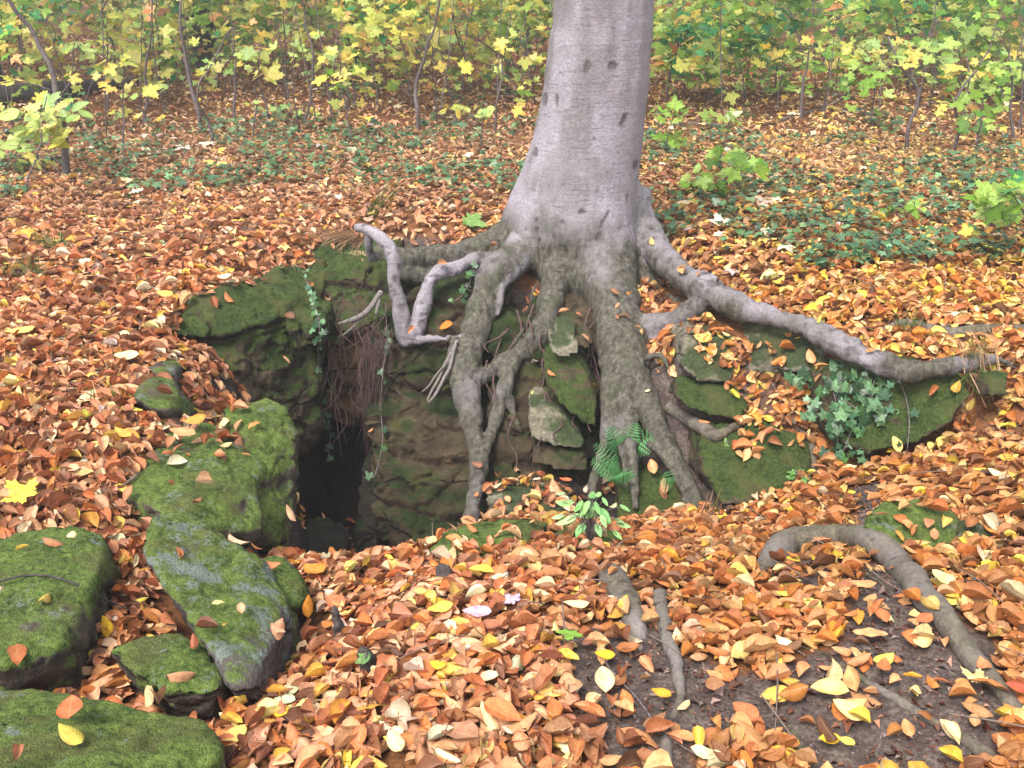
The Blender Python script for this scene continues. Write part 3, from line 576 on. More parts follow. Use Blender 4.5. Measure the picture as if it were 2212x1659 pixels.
# ------------------------------------------------------------------ interim BVH for placing things by pixel
def make_bvh():
    Vv = np.concatenate(RV); Ff = np.concatenate(RF); return BVHTree.FromPolygons(Vv.tolist(), Ff.tolist(), all_triangles=True), np.concatenate(RID)
BV, BID = make_bvh()
def hit(px, py):
    h = BV.ray_cast(Vector((0, 0, CH)), ray(px, py).normalized())
    if h[0] is None: return atZ(px, py, 0), Vector((0, 0, 1))
    n = h[1];  n = -n if n.z < -.2 else n
    return h[0], n
def lay_tube(pts, step=.025, wob=.006, seed=0):
    """pts: (px,py,width,lift m) on whatever surface is under that pixel"""
    P, r = [], []
    for a, b, w, l in pts:
        p, n = hit(a, b); p = p + Vector((0, 0, l)); P.append(p); r.append(rad(w, p))
    Q, S = resample(P, r, step); k = np.stack([fbm(Q, 10, 2, seed + i) for i in range(3)], 1) * wob
    return Q + k, S * (1 + fbm(Q, 16, 2, seed + 8) * .12)
def root_thing(name, label, cat, lists, seed, mat=None, sm=True, group=None, olv=.5):
    tubes = [lay_tube(l, .02, .006, seed + i) for i, l in enumerate(lists)]
    V, F = join_tubes(tubes, 14); me = np_mesh(name, V, F)
    if sm: m2 = voxel(me, .008); bpy.data.meshes.remove(me); me = m2; relax(me, 4); me.name = name
    V, N = mesh_np(me); V = V + N * (fbm(V, 12, 4, seed) * .006 + fbm(V, 50, 2, seed + 4) * .0015)[:, None]; me.vertices.foreach_set('co', V.astype(np.float32).ravel())
    set_attr(me, 'olive', 'FLOAT', np.clip(olv + fbm(V, 6, 2, seed) * .8, 0, 1)); set_attr(me, 'scar', 'FLOAT', np.clip((fbm(V, 30, 2, seed + 5) - .45) * 6, 0, .7))
    me.materials.clear(); me.materials.append(mat or M_root); me.update(); o = link(name, me); tag(o, label, cat, group); register(me, 3); return o
root_thing('exposed_root', 'thick arching grey root curving down to the lower right corner', 'root',
  [[(1630,1290,30,-.06),(1655,1235,54,.0),(1695,1195,66,.03),(1750,1182,60,.035),(1820,1180,56,.035),(1880,1188,60,.03),(1930,1222,62,.022),(1985,1288,62,.018),(2040,1353,58,.016),(2090,1420,52,.014),(2140,1475,44,.01),(2185,1520,40,.004),(2220,1560,36,-.01)]], 201)
root_thing('exposed_root', 'short thick root hump half covered by leaves at bottom centre right', 'root',
  [[(1305,1225,30,-.03),(1318,1252,64,.012),(1345,1300,64,.016),(1370,1350,50,.006),(1385,1390,30,-.03)]], 211)
root_thing('exposed_root', 'grey root beside the short root hump, running down to the bare soil', 'root',
  [[(1425,1270,26,-.03),(1425,1295,40,.006),(1428,1335,38,.006),(1450,1400,34,.006),(1462,1460,32,.004),(1470,1510,26,.002),(1445,1570,26,.0),(1442,1620,30,.0),(1440,1680,34,0)]], 221)
root_thing('exposed_root', 'thin dark root crossing the bare soil toward the bottom right corner', 'root',
  [[(1720,1395,10,0),(1790,1415,14,0),(1860,1465,20,.002),(1930,1510,26,.002),(2000,1550,30,.002),(2080,1600,40,.002),(2160,1660,50,0)],[(1700,1560,20,-.003),(1730,1620,34,-.004),(1745,1680,40,-.004)]], 231, olv=.9)
root_thing('exposed_root', 'slender forked root inside the curve of the arching root', 'root',
  [[(1820,1225,10,.004),(1860,1240,14,.004),(1900,1262,12,.004),(1935,1290,9,.002)],[(1950,1330,12,0),(1940,1365,10,0),(1920,1400,7,0)]], 241, olv=.9)
root_thing('exposed_root', 'grey root stub at the right edge among leaves', 'root', [[(2130,1245,22,0),(2180,1238,24,.004),(2230,1245,26,.004)],[(2060,1290,20,-.004),(2090,1262,24,0),(2110,1245,20,0)]], 251)
root_thing('exposed_root', 'root looping over the mossy rock below the stone block', 'root', [[(1440,880,26,.0),(1480,905,30,.01),(1520,930,30,.012),(1550,948,30,.01),(1580,930,22,.01),(1620,912,16,.004)],[(1700,900,8,.01),(1720,925,14,.012),(1748,955,24,.01),(1758,1000,20,.0),(1762,1030,12,-.01)]], 261, olv=.8)
root_thing('exposed_root', 'mossy root lying in the leaves above the long root, far right', 'root', [[(1905,715,26,-.01),(1960,705,34,0),(2040,722,36,.0),(2110,722,34,.01),(2180,712,30,0),(2240,715,30,0)]], 271, olv=1)
def stump(name, label, pts, seed):
    return root_thing(name, label, 'stub', [pts], seed, M_darkwood, True)
for nm, lb, (x, y), h, w, s in [('wood_stub', 'dark pointed wood stub in the leaf litter on the front lip', (960,1262), .055, 34, 281), ('wood_stub', 'tall dark broken wood stub right of the wedge boulder', (735,1390), .12, 30, 285), ('wood_stub', 'broad dark root stub in front of the tall broken stub', (795,1455), .075, 44, 289)]:
    p, n = hit(x, y); r0 = rad(w, p); Q = np.array([[p.x, p.y, p.z - .05], [p.x + .004, p.y, p.z + h * .35], [p.x - .004, p.y + .006, p.z + h * .75], [p.x - .008, p.y + .01, p.z + h]])
    Q, S = resample(Q, [r0 * 1.25, r0, r0 * .75, r0 * .45], .01); Vv, Fv = join_tubes([(Q, S)], 18); me = np_mesh(nm, Vv, Fv); m2 = voxel(me, .005); relax(m2, 2)
    Vv, N = mesh_np(m2); Vv = Vv + N * (fbm(Vv * np.array([1, 1, .2]), 60, 3, s) * .008 + fbm(Vv, 25, 3, s) * .008)[:, None]; m2.vertices.foreach_set('co', Vv.astype(np.float32).ravel()); m2.materials.append(M_darkwood)
    tag(link(nm, m2), lb, 'stub'); register(m2, 3)
BV, BID = make_bvh()

# ------------------------------------------------------------------ leaf shapes  (x across, y along, unit length)
def ovate(nl, na, width, curl, bend, twist, wave, seed, fold=.0, roll=0):
    r = random.Random(seed); V, UV = [], []
    ph = r.random() * 6; ph2 = r.random() * 6
    for i in range(nl + 1):
        v = i / nl; hw = width * .5 * (math.sin(math.pi * v ** .85) ** .75) * (1 - .15 * v) if 0 < v < 1 else .0
        for j in range(na + 1):
            u = j / na * 2 - 1; x = u * hw; y = v - .5
            rr = curl * (u * u) * hw * 1.6 + fold * abs(u) * hw; z = rr + bend * ((v - .5) ** 2) * 1.0 + wave * math.sin(v * 15 + ph + (2 if u > 0 else 0)) * abs(u) ** 2 + wave * .7 * math.sin(v * 5 + ph2)
            tw = twist * (v - .5); V.append((x * math.cos(tw) - z * math.sin(tw), y, z * math.cos(tw) + x * math.sin(tw))); UV.append((u, v, 0))
    if roll:
        V = [(math.sin(x / width * roll) * width / roll, y, z * .4 + (1 - math.cos(x / width * roll)) * width / roll) for (x, y, z) in V]
    F = []
    for i in range(nl):
        for j in range(na):
            a = i * (na + 1) + j; F.append((a, a + 1, a + na + 2, a + na + 1))
    return np.array(V), np.array(F), np.array(UV)
def maple(seed, curl=.15, simple=False, ivy=False):
    r = random.Random(seed); out = []
    lobes = [(-140, .34), (-72, .50), (0, .60), (72, .50), (140, .34)] if not ivy else [(-125, .36), (-62, .44), (0, .58), (62, .44), (125, .36)]
    for k, (a, L) in enumerate(lobes):
        if simple or ivy: prof = [(-20, .66), (0, 1), (20, .66)]
        else: prof = [(-24, .55), (-17, .82), (-8, .76), (0, 1.0), (8, .76), (17, .82), (24, .55)]
        for da, l in prof: out.append((a + da, L * l))
        if k < 4: out.append(((a + lobes[k + 1][0]) / 2, .30 if not ivy else .27))
    out.append((180, .10)); pts = [(math.sin(R(a)) * l, math.cos(R(a)) * l) for a, l in out]
    V = [(0, 0, 0)]; UV = [(0, .3, 0)]; ph = r.random() * 6
    for i, (x, y) in enumerate(pts):
        d = math.hypot(x, y); z = -curl * d * d * 1.6 + curl * .5 * math.sin(math.atan2(x, y) * 5 + ph) * d + r.uniform(-.03, .03); V.append((x, y, z)); UV.append((.5, .3 + y * .1, 0))
    n = len(pts); F = [(0, 1 + (i + 1) % n, 1 + i) for i in range(n)]
    return np.array(V), np.array(F), np.array(UV)
def frame(N, yaw, tilt_ax, tilt):
    """rotation matrices mapping local xyz -> surface frame"""
    n = len(N); N = N / (np.linalg.norm(N, axis=1)[:, None] + 1e-9)
    t = np.stack([np.cos(tilt_ax), np.sin(tilt_ax), np.zeros(n)], 1); N = N + t * np.tan(tilt)[:, None]; N /= np.linalg.norm(N, axis=1)[:, None]
    a = np.stack([np.cos(yaw), np.sin(yaw), np.zeros(n)], 1); X = a - N * (a * N).sum(1)[:, None]; X /= np.linalg.norm(X, axis=1)[:, None] + 1e-9; Y = np.cross(N, X)
    return np.stack([X, Y, N], 2)
def leaves_mesh(name, variants, var, P, M, S, C, flip=None):
    Vs, Fs, Cs, Us = [], [], [], []; off = 0
    for k, (v, f, uv) in enumerate(variants):
        idx = np.where(var == k)[0]
        if not len(idx): continue
        vv = np.einsum('nij,vj->nvi', M[idx], v) * S[idx][:, None, None] + P[idx][:, None, :]
        Vs.append(vv.reshape(-1, 3)); ff = f[None] + (np.arange(len(idx)) * len(v))[:, None, None] + off; Fs.append(ff.reshape(-1, f.shape[1]))
        Cs.append(np.repeat(C[idx], len(v), 0)); Us.append(np.tile(uv, (len(idx), 1))); off += len(idx) * len(v)
    q = [f for f in Fs if f.shape[1] == 4]; t = [f for f in Fs if f.shape[1] == 3]; F = []
    if q: F.append(np.concatenate(q))
    if t: F.append(np.concatenate(t))
    return np_mesh(name, np.concatenate(Vs), F, True, {'Col': ('FLOAT_COLOR', np.concatenate(Cs)), 'leafuv': ('FLOAT_VECTOR', np.concatenate(Us))})
rr = random.Random(5)
def mkvars(n, nl, na): return [ovate(nl, na, rr.uniform(.48, .66), rr.choice([-1, 1]) * rr.uniform(.05, .95) ** 1.3, rr.uniform(-.35, .6), rr.uniform(-.7, .7), rr.uniform(.006, .035), 100 + i, rr.uniform(-.3, .6), roll=(rr.choice([-1, 1]) * rr.uniform(2.5, 5.0) if i % 5 == 0 else 0)) for i in range(n)]
LV_hi = mkvars(24, 9, 6); LV_mid = mkvars(24, 5, 4); LV_lo = mkvars(8, 2, 2)
LV_slim = [ovate(8, 4, rr.uniform(.40, .48), rr.uniform(-.2, .4), rr.uniform(-.3, .3), rr.uniform(-.3, .3), .012, 340 + i, .2) for i in range(4)]
LV_flat = [ovate(9, 6, rr.uniform(.58, .72), rr.uniform(-.3, .3), rr.uniform(-.15, .25), rr.uniform(-.3, .3), .012, 300 + i, .1) for i in range(6)]
MV = [maple(i, rr.uniform(-.25, .4)) for i in range(8)]; MVs = [maple(50 + i, rr.uniform(-.1, .4), True) for i in range(6)]; IV = [maple(90 + i, rr.uniform(-.05, .25), False, True) for i in range(5)]

PAL_BROWN = [srgb(*c) for c in [(204,140,96),(192,122,80),(212,156,116),(178,102,64),(222,172,132),(158,92,62),(206,146,116),(228,184,146),(136,82,58),(204,128,66),(184,112,74),(194,112,60),(176,122,94),(190,138,108)]]
PAL_YEL = [srgb(*c) for c in [(232,196,112),(226,184,80),(236,208,140),(216,160,62),(240,212,90)]]
PAL_PALE = [srgb(*c) for c in [(238,218,184),(228,206,176),(226,222,188),(214,196,186)]]
PAL_DARK = [srgb(*c) for c in [(104,62,46),(84,52,42),(120,76,58)]]
def jit(c, n, a=.16):
    c = np.asarray(c); return np.clip(c * (1 + rng.normal(0, a, (n, 1))) * (1 + rng.normal(0, .05, (n, 3))), .005, .95)
def pick(pal, n): return np.asarray(pal)[rng.integers(0, len(pal), n)]
def leaf_colours(P):
    n = len(P); px, py = toPix(P); yel = .05 + .22 * np.clip((px - 900) / 900, 0, 1) * np.clip((1000 - py) / 500, 0, 1) + .03
    u = rng.random(n); C = pick(PAL_BROWN, n); pale = .045
    a = u < yel; C[a] = pick(PAL_YEL, a.sum()); b = (u >= yel) & (u < yel + pale); C[b] = pick(PAL_PALE, b.sum()); d = u > .955; C[d] = pick(PAL_DARK, d.sum())
    C = jit(C, n, .16); C = C * .86 + .16 * np.array([.60, .29, .13]) * (C.mean(1, keepdims=True) / .29) ** .5; C = C * (1 + .25 * fbm(P, 2.4, 3, 333))[:, None]; lowr = np.clip((px - 1100) / 600, 0, 1)[:, None]; C = C * (1 + lowr * np.array([-.04, -.02, -.25]))
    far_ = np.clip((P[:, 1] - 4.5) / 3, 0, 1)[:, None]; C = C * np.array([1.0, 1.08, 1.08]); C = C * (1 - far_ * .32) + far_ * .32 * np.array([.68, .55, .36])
    return np.clip(C, .005, .9)
# where litter may lie ------------------------------------------------
IVYZ = None
def drop(X, Y, top=2.6):
    H = np.zeros((len(X), 3)); Nn = np.zeros((len(X), 3)); K = np.full(len(X), -1); dn = Vector((0, 0, -1))
    for i in range(len(X)):
        h = BV.ray_cast(Vector((X[i], Y[i], top)), dn)
        if h[0] is None: continue
        H[i] = h[0]; n = h[1]; n = -n if n.z < 0 else n; Nn[i] = n; K[i] = BID[h[2]]
    return H, Nn, K
ROCKLEAF = [  # image zones on stones where leaves do collect: polygon, probability
 ([(1050,1040),(1300,1030),(1340,1130),(1050,1140)], .30), ([(930,1130),(1250,1120),(1340,1190),(930,1220)], .13), ([(1480,710),(1800,720),(1760,900),(1600,900)], .25), ([(1590,1000),(1600,880),(1760,880),(1760,960)], .3),
 ([(350,600),(700,560),(700,590),(440,640),(360,690)], .25), ([(1860,1060),(2212,1060),(2212,1200),(1860,1200)], .05), ([(2090,1100),(2212,1100),(2212,1200),(2090,1200)], .3), ([(360,880),(560,860),(500,1000),(330,1010)], .10)]
def scatter_points(n, y0, y1, pad=.5, pw=1.0):
    Y = y0 + (y1 - y0) * rng.random(n) ** pw; hw = (Y * CP + .65) * .56 + pad; X = (rng.random(n) * 2 - 1) * hw; keep = rng.random(n) < hw / hw.max(); return X[keep], Y[keep]
def litter_filter(H, Nn, K):
    px, py = toPix(H); p = np.where(K == 0, 1.0, 0.0); slope = Nn[:, 2]
    p = np.where(K == 2, .009, p)
    for poly, q in ROCKLEAF: p = np.where((K == 2) & inpoly(px, py, poly), q, p)
    w1 = fbm(H, 4, 3, 301) * 130; w2 = fbm(H, 4, 3, 302) * 110; soil = inpoly(px + w1, py + w2, SOIL); p = np.where(soil & (K == 0), .07 + .16 * (fbm(H, 5, 2, 3) > .05), p); p = np.where(inpoly(px, py, SOIL2) & (K == 0), .10, p)
    p = np.where(inpoly(px, py, [(560,1340),(720,1330),(740,1400),(600,1420)]), .12, p)
    p = p * np.clip((slope - .30) / .25, 0, 1); p = np.where(H[:, 2] < -.72, p * .12, p)
    p = np.where((K == 3) & (Nn[:, 2] > .75), .02, p); p = np.where(K < 0, 0, p)
    return rng.random(len(H)) < p
def lay(n, y0, y1, pad, size, variants, lift, tiltmax, pw=1.0):
    X, Y = scatter_points(n, y0, y1, pad, pw); H, Nn, K = drop(X, Y); k = litter_filter(H, Nn, K); H = H[k]; Nn = Nn[k]; m = len(H)
    S = size * np.exp(rng.normal(0, .17, m)); S = np.where(rng.random(m) < .20, S * .6, S)
    M = frame(Nn, rng.random(m) * 6.283, rng.random(m) * 6.283, np.abs(rng.normal(0, tiltmax, m)).clip(0, 1.25))
    P = H + Nn * (S * .12 + rng.random(m) * lift)[:, None]
    return P, M, S, rng.integers(0, len(variants), m), leaf_colours(P)
near = lay(82000, .8, 4.4, 1.5, .057, LV_mid, .028, .30)
midd = lay(48000, 4.4, 8.5, 1.5, .060, LV_mid, .030, .27)
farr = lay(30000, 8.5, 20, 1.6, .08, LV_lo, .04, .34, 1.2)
# the 300 largest in the photo become leaves of their own
P, M, S, Vr, C = near; px, py = toPix(P); inside = (px > 5) & (px < 2207) & (py > 5) & (py < 1650)
top_layer = (P[:, 2] - np.array([0.0])) ; dist = np.sqrt((P ** 2).sum(1) - 2 * P[:, 2] * CH + CH * CH)
# ---- hand placed leaves: px,py,length px,yaw deg,colour,kind
O, A_, Yw, Pl, Vi, Gr, Rd = srgb(205,120,75), srgb(226,160,110), srgb(240,200,50), srgb(240,222,170), srgb(200,180,200), srgb(130,175,70), srgb(178,84,58)
HERO = [
 (160,1560,86,20,O,'b','orange leaf lying on the big flat green boulder in the bottom left corner'),(150,1610,74,60,srgb(200,190,80),'b','yellow green leaf beside the orange leaf on the corner boulder'),
 (265,1480,100,80,srgb(222,160,90),'b','large tan leaf beside the small mossy stone at lower left'),(210,1362,50,30,Yw,'b','bright yellow leaf between the left boulders'),(158,1177,32,10,Pl,'b','small cream leaf on the mossy boulder at the left edge'),
 (500,1623,96,130,srgb(222,196,110),'b','long yellow tan leaf at the bottom edge right of the corner boulder'),(345,1500,60,100,Pl,'b','pale leaf behind the large tan leaf at lower left'),(630,1258,10,0,O,'b',None),
 (470,900,42,60,Pl,'b','cream leaf on top of the large mossy boulder, upper one'),(495,930,42,70,Pl,'b','cream leaf on top of the large mossy boulder, lower one'),(425,932,48,110,srgb(215,150,60),'b','ochre leaf on the large mossy boulder'),
 (835,1215,78,90,srgb(214,130,30),'b','big deep orange leaf standing on the front lip of the hole'),(683,1262,70,50,srgb(215,150,60),'b','large ochre leaf right of the wedge boulder'),(655,1310,50,0,srgb(220,150,50),'b','upright orange leaf against the mossy cushion stone'),
 (955,1352,58,100,srgb(238,205,90),'b','clear yellow leaf in the middle of the front slope'),(1040,1270,56,80,srgb(232,205,80),'b','yellow leaf near the dark pointed stub'),(950,1475,46,50,Yw,'b','vivid yellow leaf on the lower centre slope'),
 (1110,1335,56,40,Vi,'m','pale violet lobed leaf on the front slope'),(1032,1362,64,90,Vi,'b','pale violet leaf lying flat left of the violet lobed leaf'),(1230,1410,70,170,Gr,'m','green maple leaf on the front slope'),
 (1303,1440,46,80,Yw,'b','round yellow leaf at the edge of the bare soil'),(1302,1495,72,0,Pl,'b','large cream leaf at the edge of the bare soil'),(1245,1340,58,90,Pl,'b','cream leaf left of the root hump'),(1245,1555,10,0,O,'b',None),
 (1425,1525,46,60,srgb(232,170,50),'b','orange yellow leaf beside the soil root'),(1675,1523,76,100,srgb(236,200,90),'b','large yellow leaf on the bare soil'),(1835,1560,80,50,srgb(240,222,150),'b','long cream leaf on the bare soil'),
 (1790,1515,80,70,srgb(240,215,130),'b','pale yellow leaf on the soil above the long cream leaf'),(1705,1625,44,30,Yw,'b','bright yellow leaf low on the bare soil'),(1790,1622,46,90,Yw,'b','yellow leaf, left of a touching pair on the soil'),(1827,1628,36,60,srgb(230,205,90),'b','yellow green leaf, right of a touching pair on the soil'),
 (2062,1588,58,20,Pl,'b','round cream leaf on the thin dark root at lower right'),(1608,1563,64,50,O,'b','tan leaf on bare soil at lower right'),(1900,1355,52,10,O,'b','tan leaf inside the arching root'),(1860,1297,58,70,A_,'b','peach leaf on soil in front of the small mossy stone'),
 (1990,1362,48,120,O,'b','tan leaf on the soil near the arching root'),(1958,1600,44,0,srgb(215,150,95),'b','tan leaf standing at the bottom right soil'),(2190,1505,52,80,Rd,'b','red brown leaf on the lower end of the arching root'),(2110,1495,70,40,srgb(236,210,140),'m','pale maple leaf at the end of the arching root'),
 (1552,900,40,90,srgb(235,205,80),'b',None),(1555,500,60,10,srgb(240,240,215),'m','white maple leaf lying behind the long root'),(1945,960,38,20,srgb(240,215,130),'b','cream leaf at the foot of the far mossy rock'),(1935,990,44,100,Yw,'b','yellow leaf on the slope below the far mossy rock'),
 (1748,687,34,110,Yw,'b','yellow leaf touching the long root'),(1525,740,24,100,srgb(215,150,60),'b','orange leaf on the squared stone block, front one'),(1530,768,30,90,srgb(220,150,50),'b','ochre leaf on the squared stone block, lower one'),(1745,790,36,10,A_,'b','peach leaf above the ivy patch'),
 (1645,992,26,10,srgb(225,150,50),'b',None),(60,1100,100,60,srgb(206,200,80),'m','yellow green maple leaf at the left edge'),(50,735,64,100,srgb(238,200,110),'b','large pale yellow leaf at the far left'),(275,795,54,100,srgb(232,226,170),'b','cream green leaf near the moss cushion stone'),
 (200,880,60,110,srgb(240,222,170),'b','cream leaf in the left leaf bed'),(275,862,54,120,srgb(236,190,140),'b','peach leaf in the left leaf bed behind the large boulder'),(265,965,48,60,srgb(235,190,90),'b','yellow leaf left of the large mossy boulder'),(395,965,60,80,A_,'b','peach leaf lying on the back of the large mossy boulder'),
 (360,655,40,80,srgb(240,190,90),'b','yellow orange leaf at the rim of the left wall'),(490,620,34,80,Pl,'b','cream leaf on top of the left rock wall'),(300,430,46,60,srgb(240,240,220),'m','white maple leaf in the ivy at upper left'),(275,403,34,60,Pl,'b','cream leaf in the ivy at upper left'),
 (400,335,46,60,srgb(240,235,215),'m','pale maple leaf at upper left, left of a pair'),(455,325,56,90,srgb(238,222,195),'m','pale maple leaf at upper left, right of a pair'),(1015,348,36,100,srgb(240,240,210),'m','white leaf left of the trunk'),(1060,640,10,0,O,'b',None),(970,715,36,70,srgb(215,130,50),'b','orange leaf caught on the root spur'),
 (1110,1012,22,0,srgb(214,190,40),'b',None),(630,1520,58,50,srgb(185,190,150),'b','grey green leaf in a pair at bottom left centre'),(620,1540,50,80,srgb(185,200,165),'b','sage leaf under the grey green leaf'),(860,1640,64,30,Pl,'b','cream leaf at the bottom edge'),(610,1565,50,50,Yw,'b','yellow leaf at the bottom beside the sage leaf'),
 (1410,1028,36,10,A_,'b','peach leaf leaning on the root foot'),(1635,395,44,60,A_,'m','peach maple leaf right of the trunk'),(1480,675,20,0,O,'b',None),(1220,1060,30,60,O,'b','tan leaf on the rock face between root feet'),(1105,1085,10,0,O,'b',None)]
GL = 'fallen leaves lying on the ground'
n_single = 0
for k, (x, y, L, yaw, c, kind, lab) in enumerate(HERO):
    if lab is None: continue
    p, n = hit(x, y); L = L / FPX * depth(p)
    V_, F_, U_ = (LV_flat[k % 6] if kind == 'b' else MV[k % 8]); s = L if kind == 'b' else L / 1.05
    nn = np.array([[n.x, n.y, max(n.z, .35)]]); nn = nn + np.array([[0, -.15, 0]])
    Mx = frame(nn, np.array([R(yaw)]), np.array([k * 1.7]), np.array([.12]))
    cc = np.clip(np.array([c]), 0, 1); P0 = np.array([[0., 0, 0]])
    me = leaves_mesh('fallen_leaf', [(V_, F_, U_)], np.array([0]), P0, Mx, np.array([s]), cc)
    nv = n.normalized(); up = 0 if (inpoly(x, y, SOIL) or n.z < .8 or inpoly(x, y, [(0,1140),(640,1140),(640,1659),(0,1659)]) or 900 > y > 870) else .022
    o = link('maple_leaf' if kind == 'm' else 'fallen_leaf', me, M_leaf, None, p + nv * .022 + Vector((0, 0, .012 + up))); tag(o, lab, 'leaf', GL); n_single += 1
size_px = S / np.maximum(dist, .5); order = np.argsort(-(size_px * inside * (rng.random(len(P)) * .25 + .85)))
pickn = order[:300 - n_single]; ism = np.zeros(len(P), bool); ism[pickn] = True
def cname(c):
    r, g_, b = c; l = .3 * r + .6 * g_ + .1 * b
    if g_ > r * .66 and l > .45: return 'cream'
    if g_ > r * .58: return 'yellow'
    if l < .09: return 'dark brown'
    if g_ > r * .44: return 'light tan'
    if r < .34: return 'brown'
    return 'orange brown'
def rname(x, y):
    v = 'lowest row' if y > 1560 else 'low slope' if y > 1430 else 'mid slope' if y > 1300 else 'upper slope'
    hh = 'below left boulders' if x < 700 else 'left of centre' if x < 1000 else 'at centre' if x < 1280 else 'beside bare soil' if x < 1650 else 'on bare soil' if x < 2000 else 'near right corner'
    return v, hh
from collections import defaultdict
cells = defaultdict(list)
for i in pickn:
    cells[(cname(C[i]),) + rname(px[i], py[i])].append(i)
for key, ids in cells.items():
    ids.sort(key=lambda i: px[i]); cn, v, hh = key; m = len(ids)
    for r_, i in enumerate(ids):
        me = leaves_mesh('beech_leaf', [LV_hi[Vr[i] % 24]], np.array([0]), np.zeros((1, 3)), M[i:i+1], S[i:i+1] * 1.0, C[i:i+1])
        pos = '' if m == 1 else (', leftmost' if r_ == 0 else ', rightmost' if r_ == m - 1 else ', %s from the left' % (['', 'second', 'third', 'fourth', 'fifth', 'sixth', 'seventh', 'eighth', 'ninth', 'tenth'][r_] if r_ < 10 else 'far along'))
        o = link('beech_leaf', me, M_leaf, None, Vector(P[i]) + Vector((0, 0, .008))); tag(o, '%s beech leaf, %s, %s%s' % (cn, v, hh, pos), 'leaf', GL)
mats = [near, midd, farr]; keep = ~ism
LVn = [LV_mid, LV_mid, LV_lo]
ln = leaves_mesh('leaf_litter', LV_mid, near[3][keep], near[0][keep], near[1][keep], near[2][keep], near[4][keep])
tag(link('leaf_litter', ln, M_leaf), 'thick bed of orange brown fallen beech leaves around the hollow', 'leaf litter', kind='stuff')
va = np.concatenate([midd[3], farr[3] + len(LV_mid)])
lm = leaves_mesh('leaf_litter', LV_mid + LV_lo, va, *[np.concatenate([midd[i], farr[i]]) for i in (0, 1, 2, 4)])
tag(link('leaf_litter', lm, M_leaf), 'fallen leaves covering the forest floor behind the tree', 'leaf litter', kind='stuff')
X, Y = scatter_points(60000, .9, 3.4, .2); H, Nn, K = drop(X, Y); a_, b_ = toPix(H); k = (K == 0) & (inpoly(a_, b_, SOIL) | inpoly(a_, b_, SOIL2)); H = H[k]; Nn = Nn[k]; m = len(H)
tag(link('soil_debris', leaves_mesh('sd', LV_lo, rng.integers(0, 8, m), H + Nn * .003, frame(Nn, rng.random(m) * 6.28, rng.random(m) * 6.28, np.abs(rng.normal(0, .6, m))), .0085 * np.exp(rng.normal(0, .6, m)), jit(pick(PAL_DARK + [srgb(150, 132, 126), srgb(110, 96, 94), srgb(160, 120, 96)], m), m, .25)), M_leaf), 'crumbs of leaf, bark and grit on the bare soil', 'soil debris', kind='stuff')
# pale and yellow maple leaves on the far floor
X, Y = scatter_points(2600, 4.6, 14, .3, 1.1); H, Nn, K = drop(X, Y); k = (K == 0) & (rng.random(len(X)) < np.where(X > .3, .9, .35)); H = H[k]; Nn = Nn[k]; m = len(H)
Cm = np.where(rng.random((m, 1)) < .35, pick(PAL_PALE, m), np.where(rng.random((m, 1)) < .6, pick(PAL_YEL, m), pick(PAL_BROWN, m))); S_ = .10 * np.exp(rng.normal(0, .25, m))
tag(link('maple_leaf_litter', leaves_mesh('ml', MVs, rng.integers(0, 6, m), H + np.array([0, 0, .05]), frame(Nn, rng.random(m) * 6.28, rng.random(m) * 6.28, np.abs(rng.normal(0, .3, m))), S_, jit(Cm, m)), M_leaf), 'yellow and cream maple leaves strewn over the forest floor', 'leaf litter', kind='stuff')

# ------------------------------------------------------------------ ivy ground cover
PAL_IVY = [srgb(*c) for c in [(70,104,72),(84,124,86),(56,90,62),(104,142,100),(78,116,66)]]
X, Y = scatter_points(90000, 4.5, 13, .4, 1.3); H, Nn, K = drop(X, Y); px_, py_ = toPix(H)
dens = fbm(H * np.array([1, .8, 1]), 1.7, 3, 140) + fbm(H, 6, 2, 141) * .5
zone = np.where(px_ < 1130, np.exp(-((py_ - (365 - .03 * px_)) / 85) ** 2) * .80, np.clip(1 - np.abs(py_ - 430) / 210, 0, 1) * .80 + np.exp(-((px_ - 2100) / 300) ** 2 - ((py_ - 570) / 110) ** 2) * .3)
k = (K == 0) & (dens > .52 - zone) & (rng.random(len(X)) < .46); H = H[k]; Nn = Nn[k]; m = len(H)
tag(link('ivy_ground_cover', leaves_mesh('ivy', IV, rng.integers(0, 5, m), H + np.stack([rng.normal(0, .01, m), rng.normal(0, .01, m), .03 + rng.random(m) * .09], 1), frame(Nn, rng.random(m) * 6.28, rng.random(m) * 6.28, np.abs(rng.normal(0, .45, m))), .062 * np.exp(rng.normal(0, .25, m)), jit(pick(PAL_IVY, m), m, .2)), M_ivy), 'dark green ivy spreading over the leaf covered ground', 'ivy', kind='stuff')

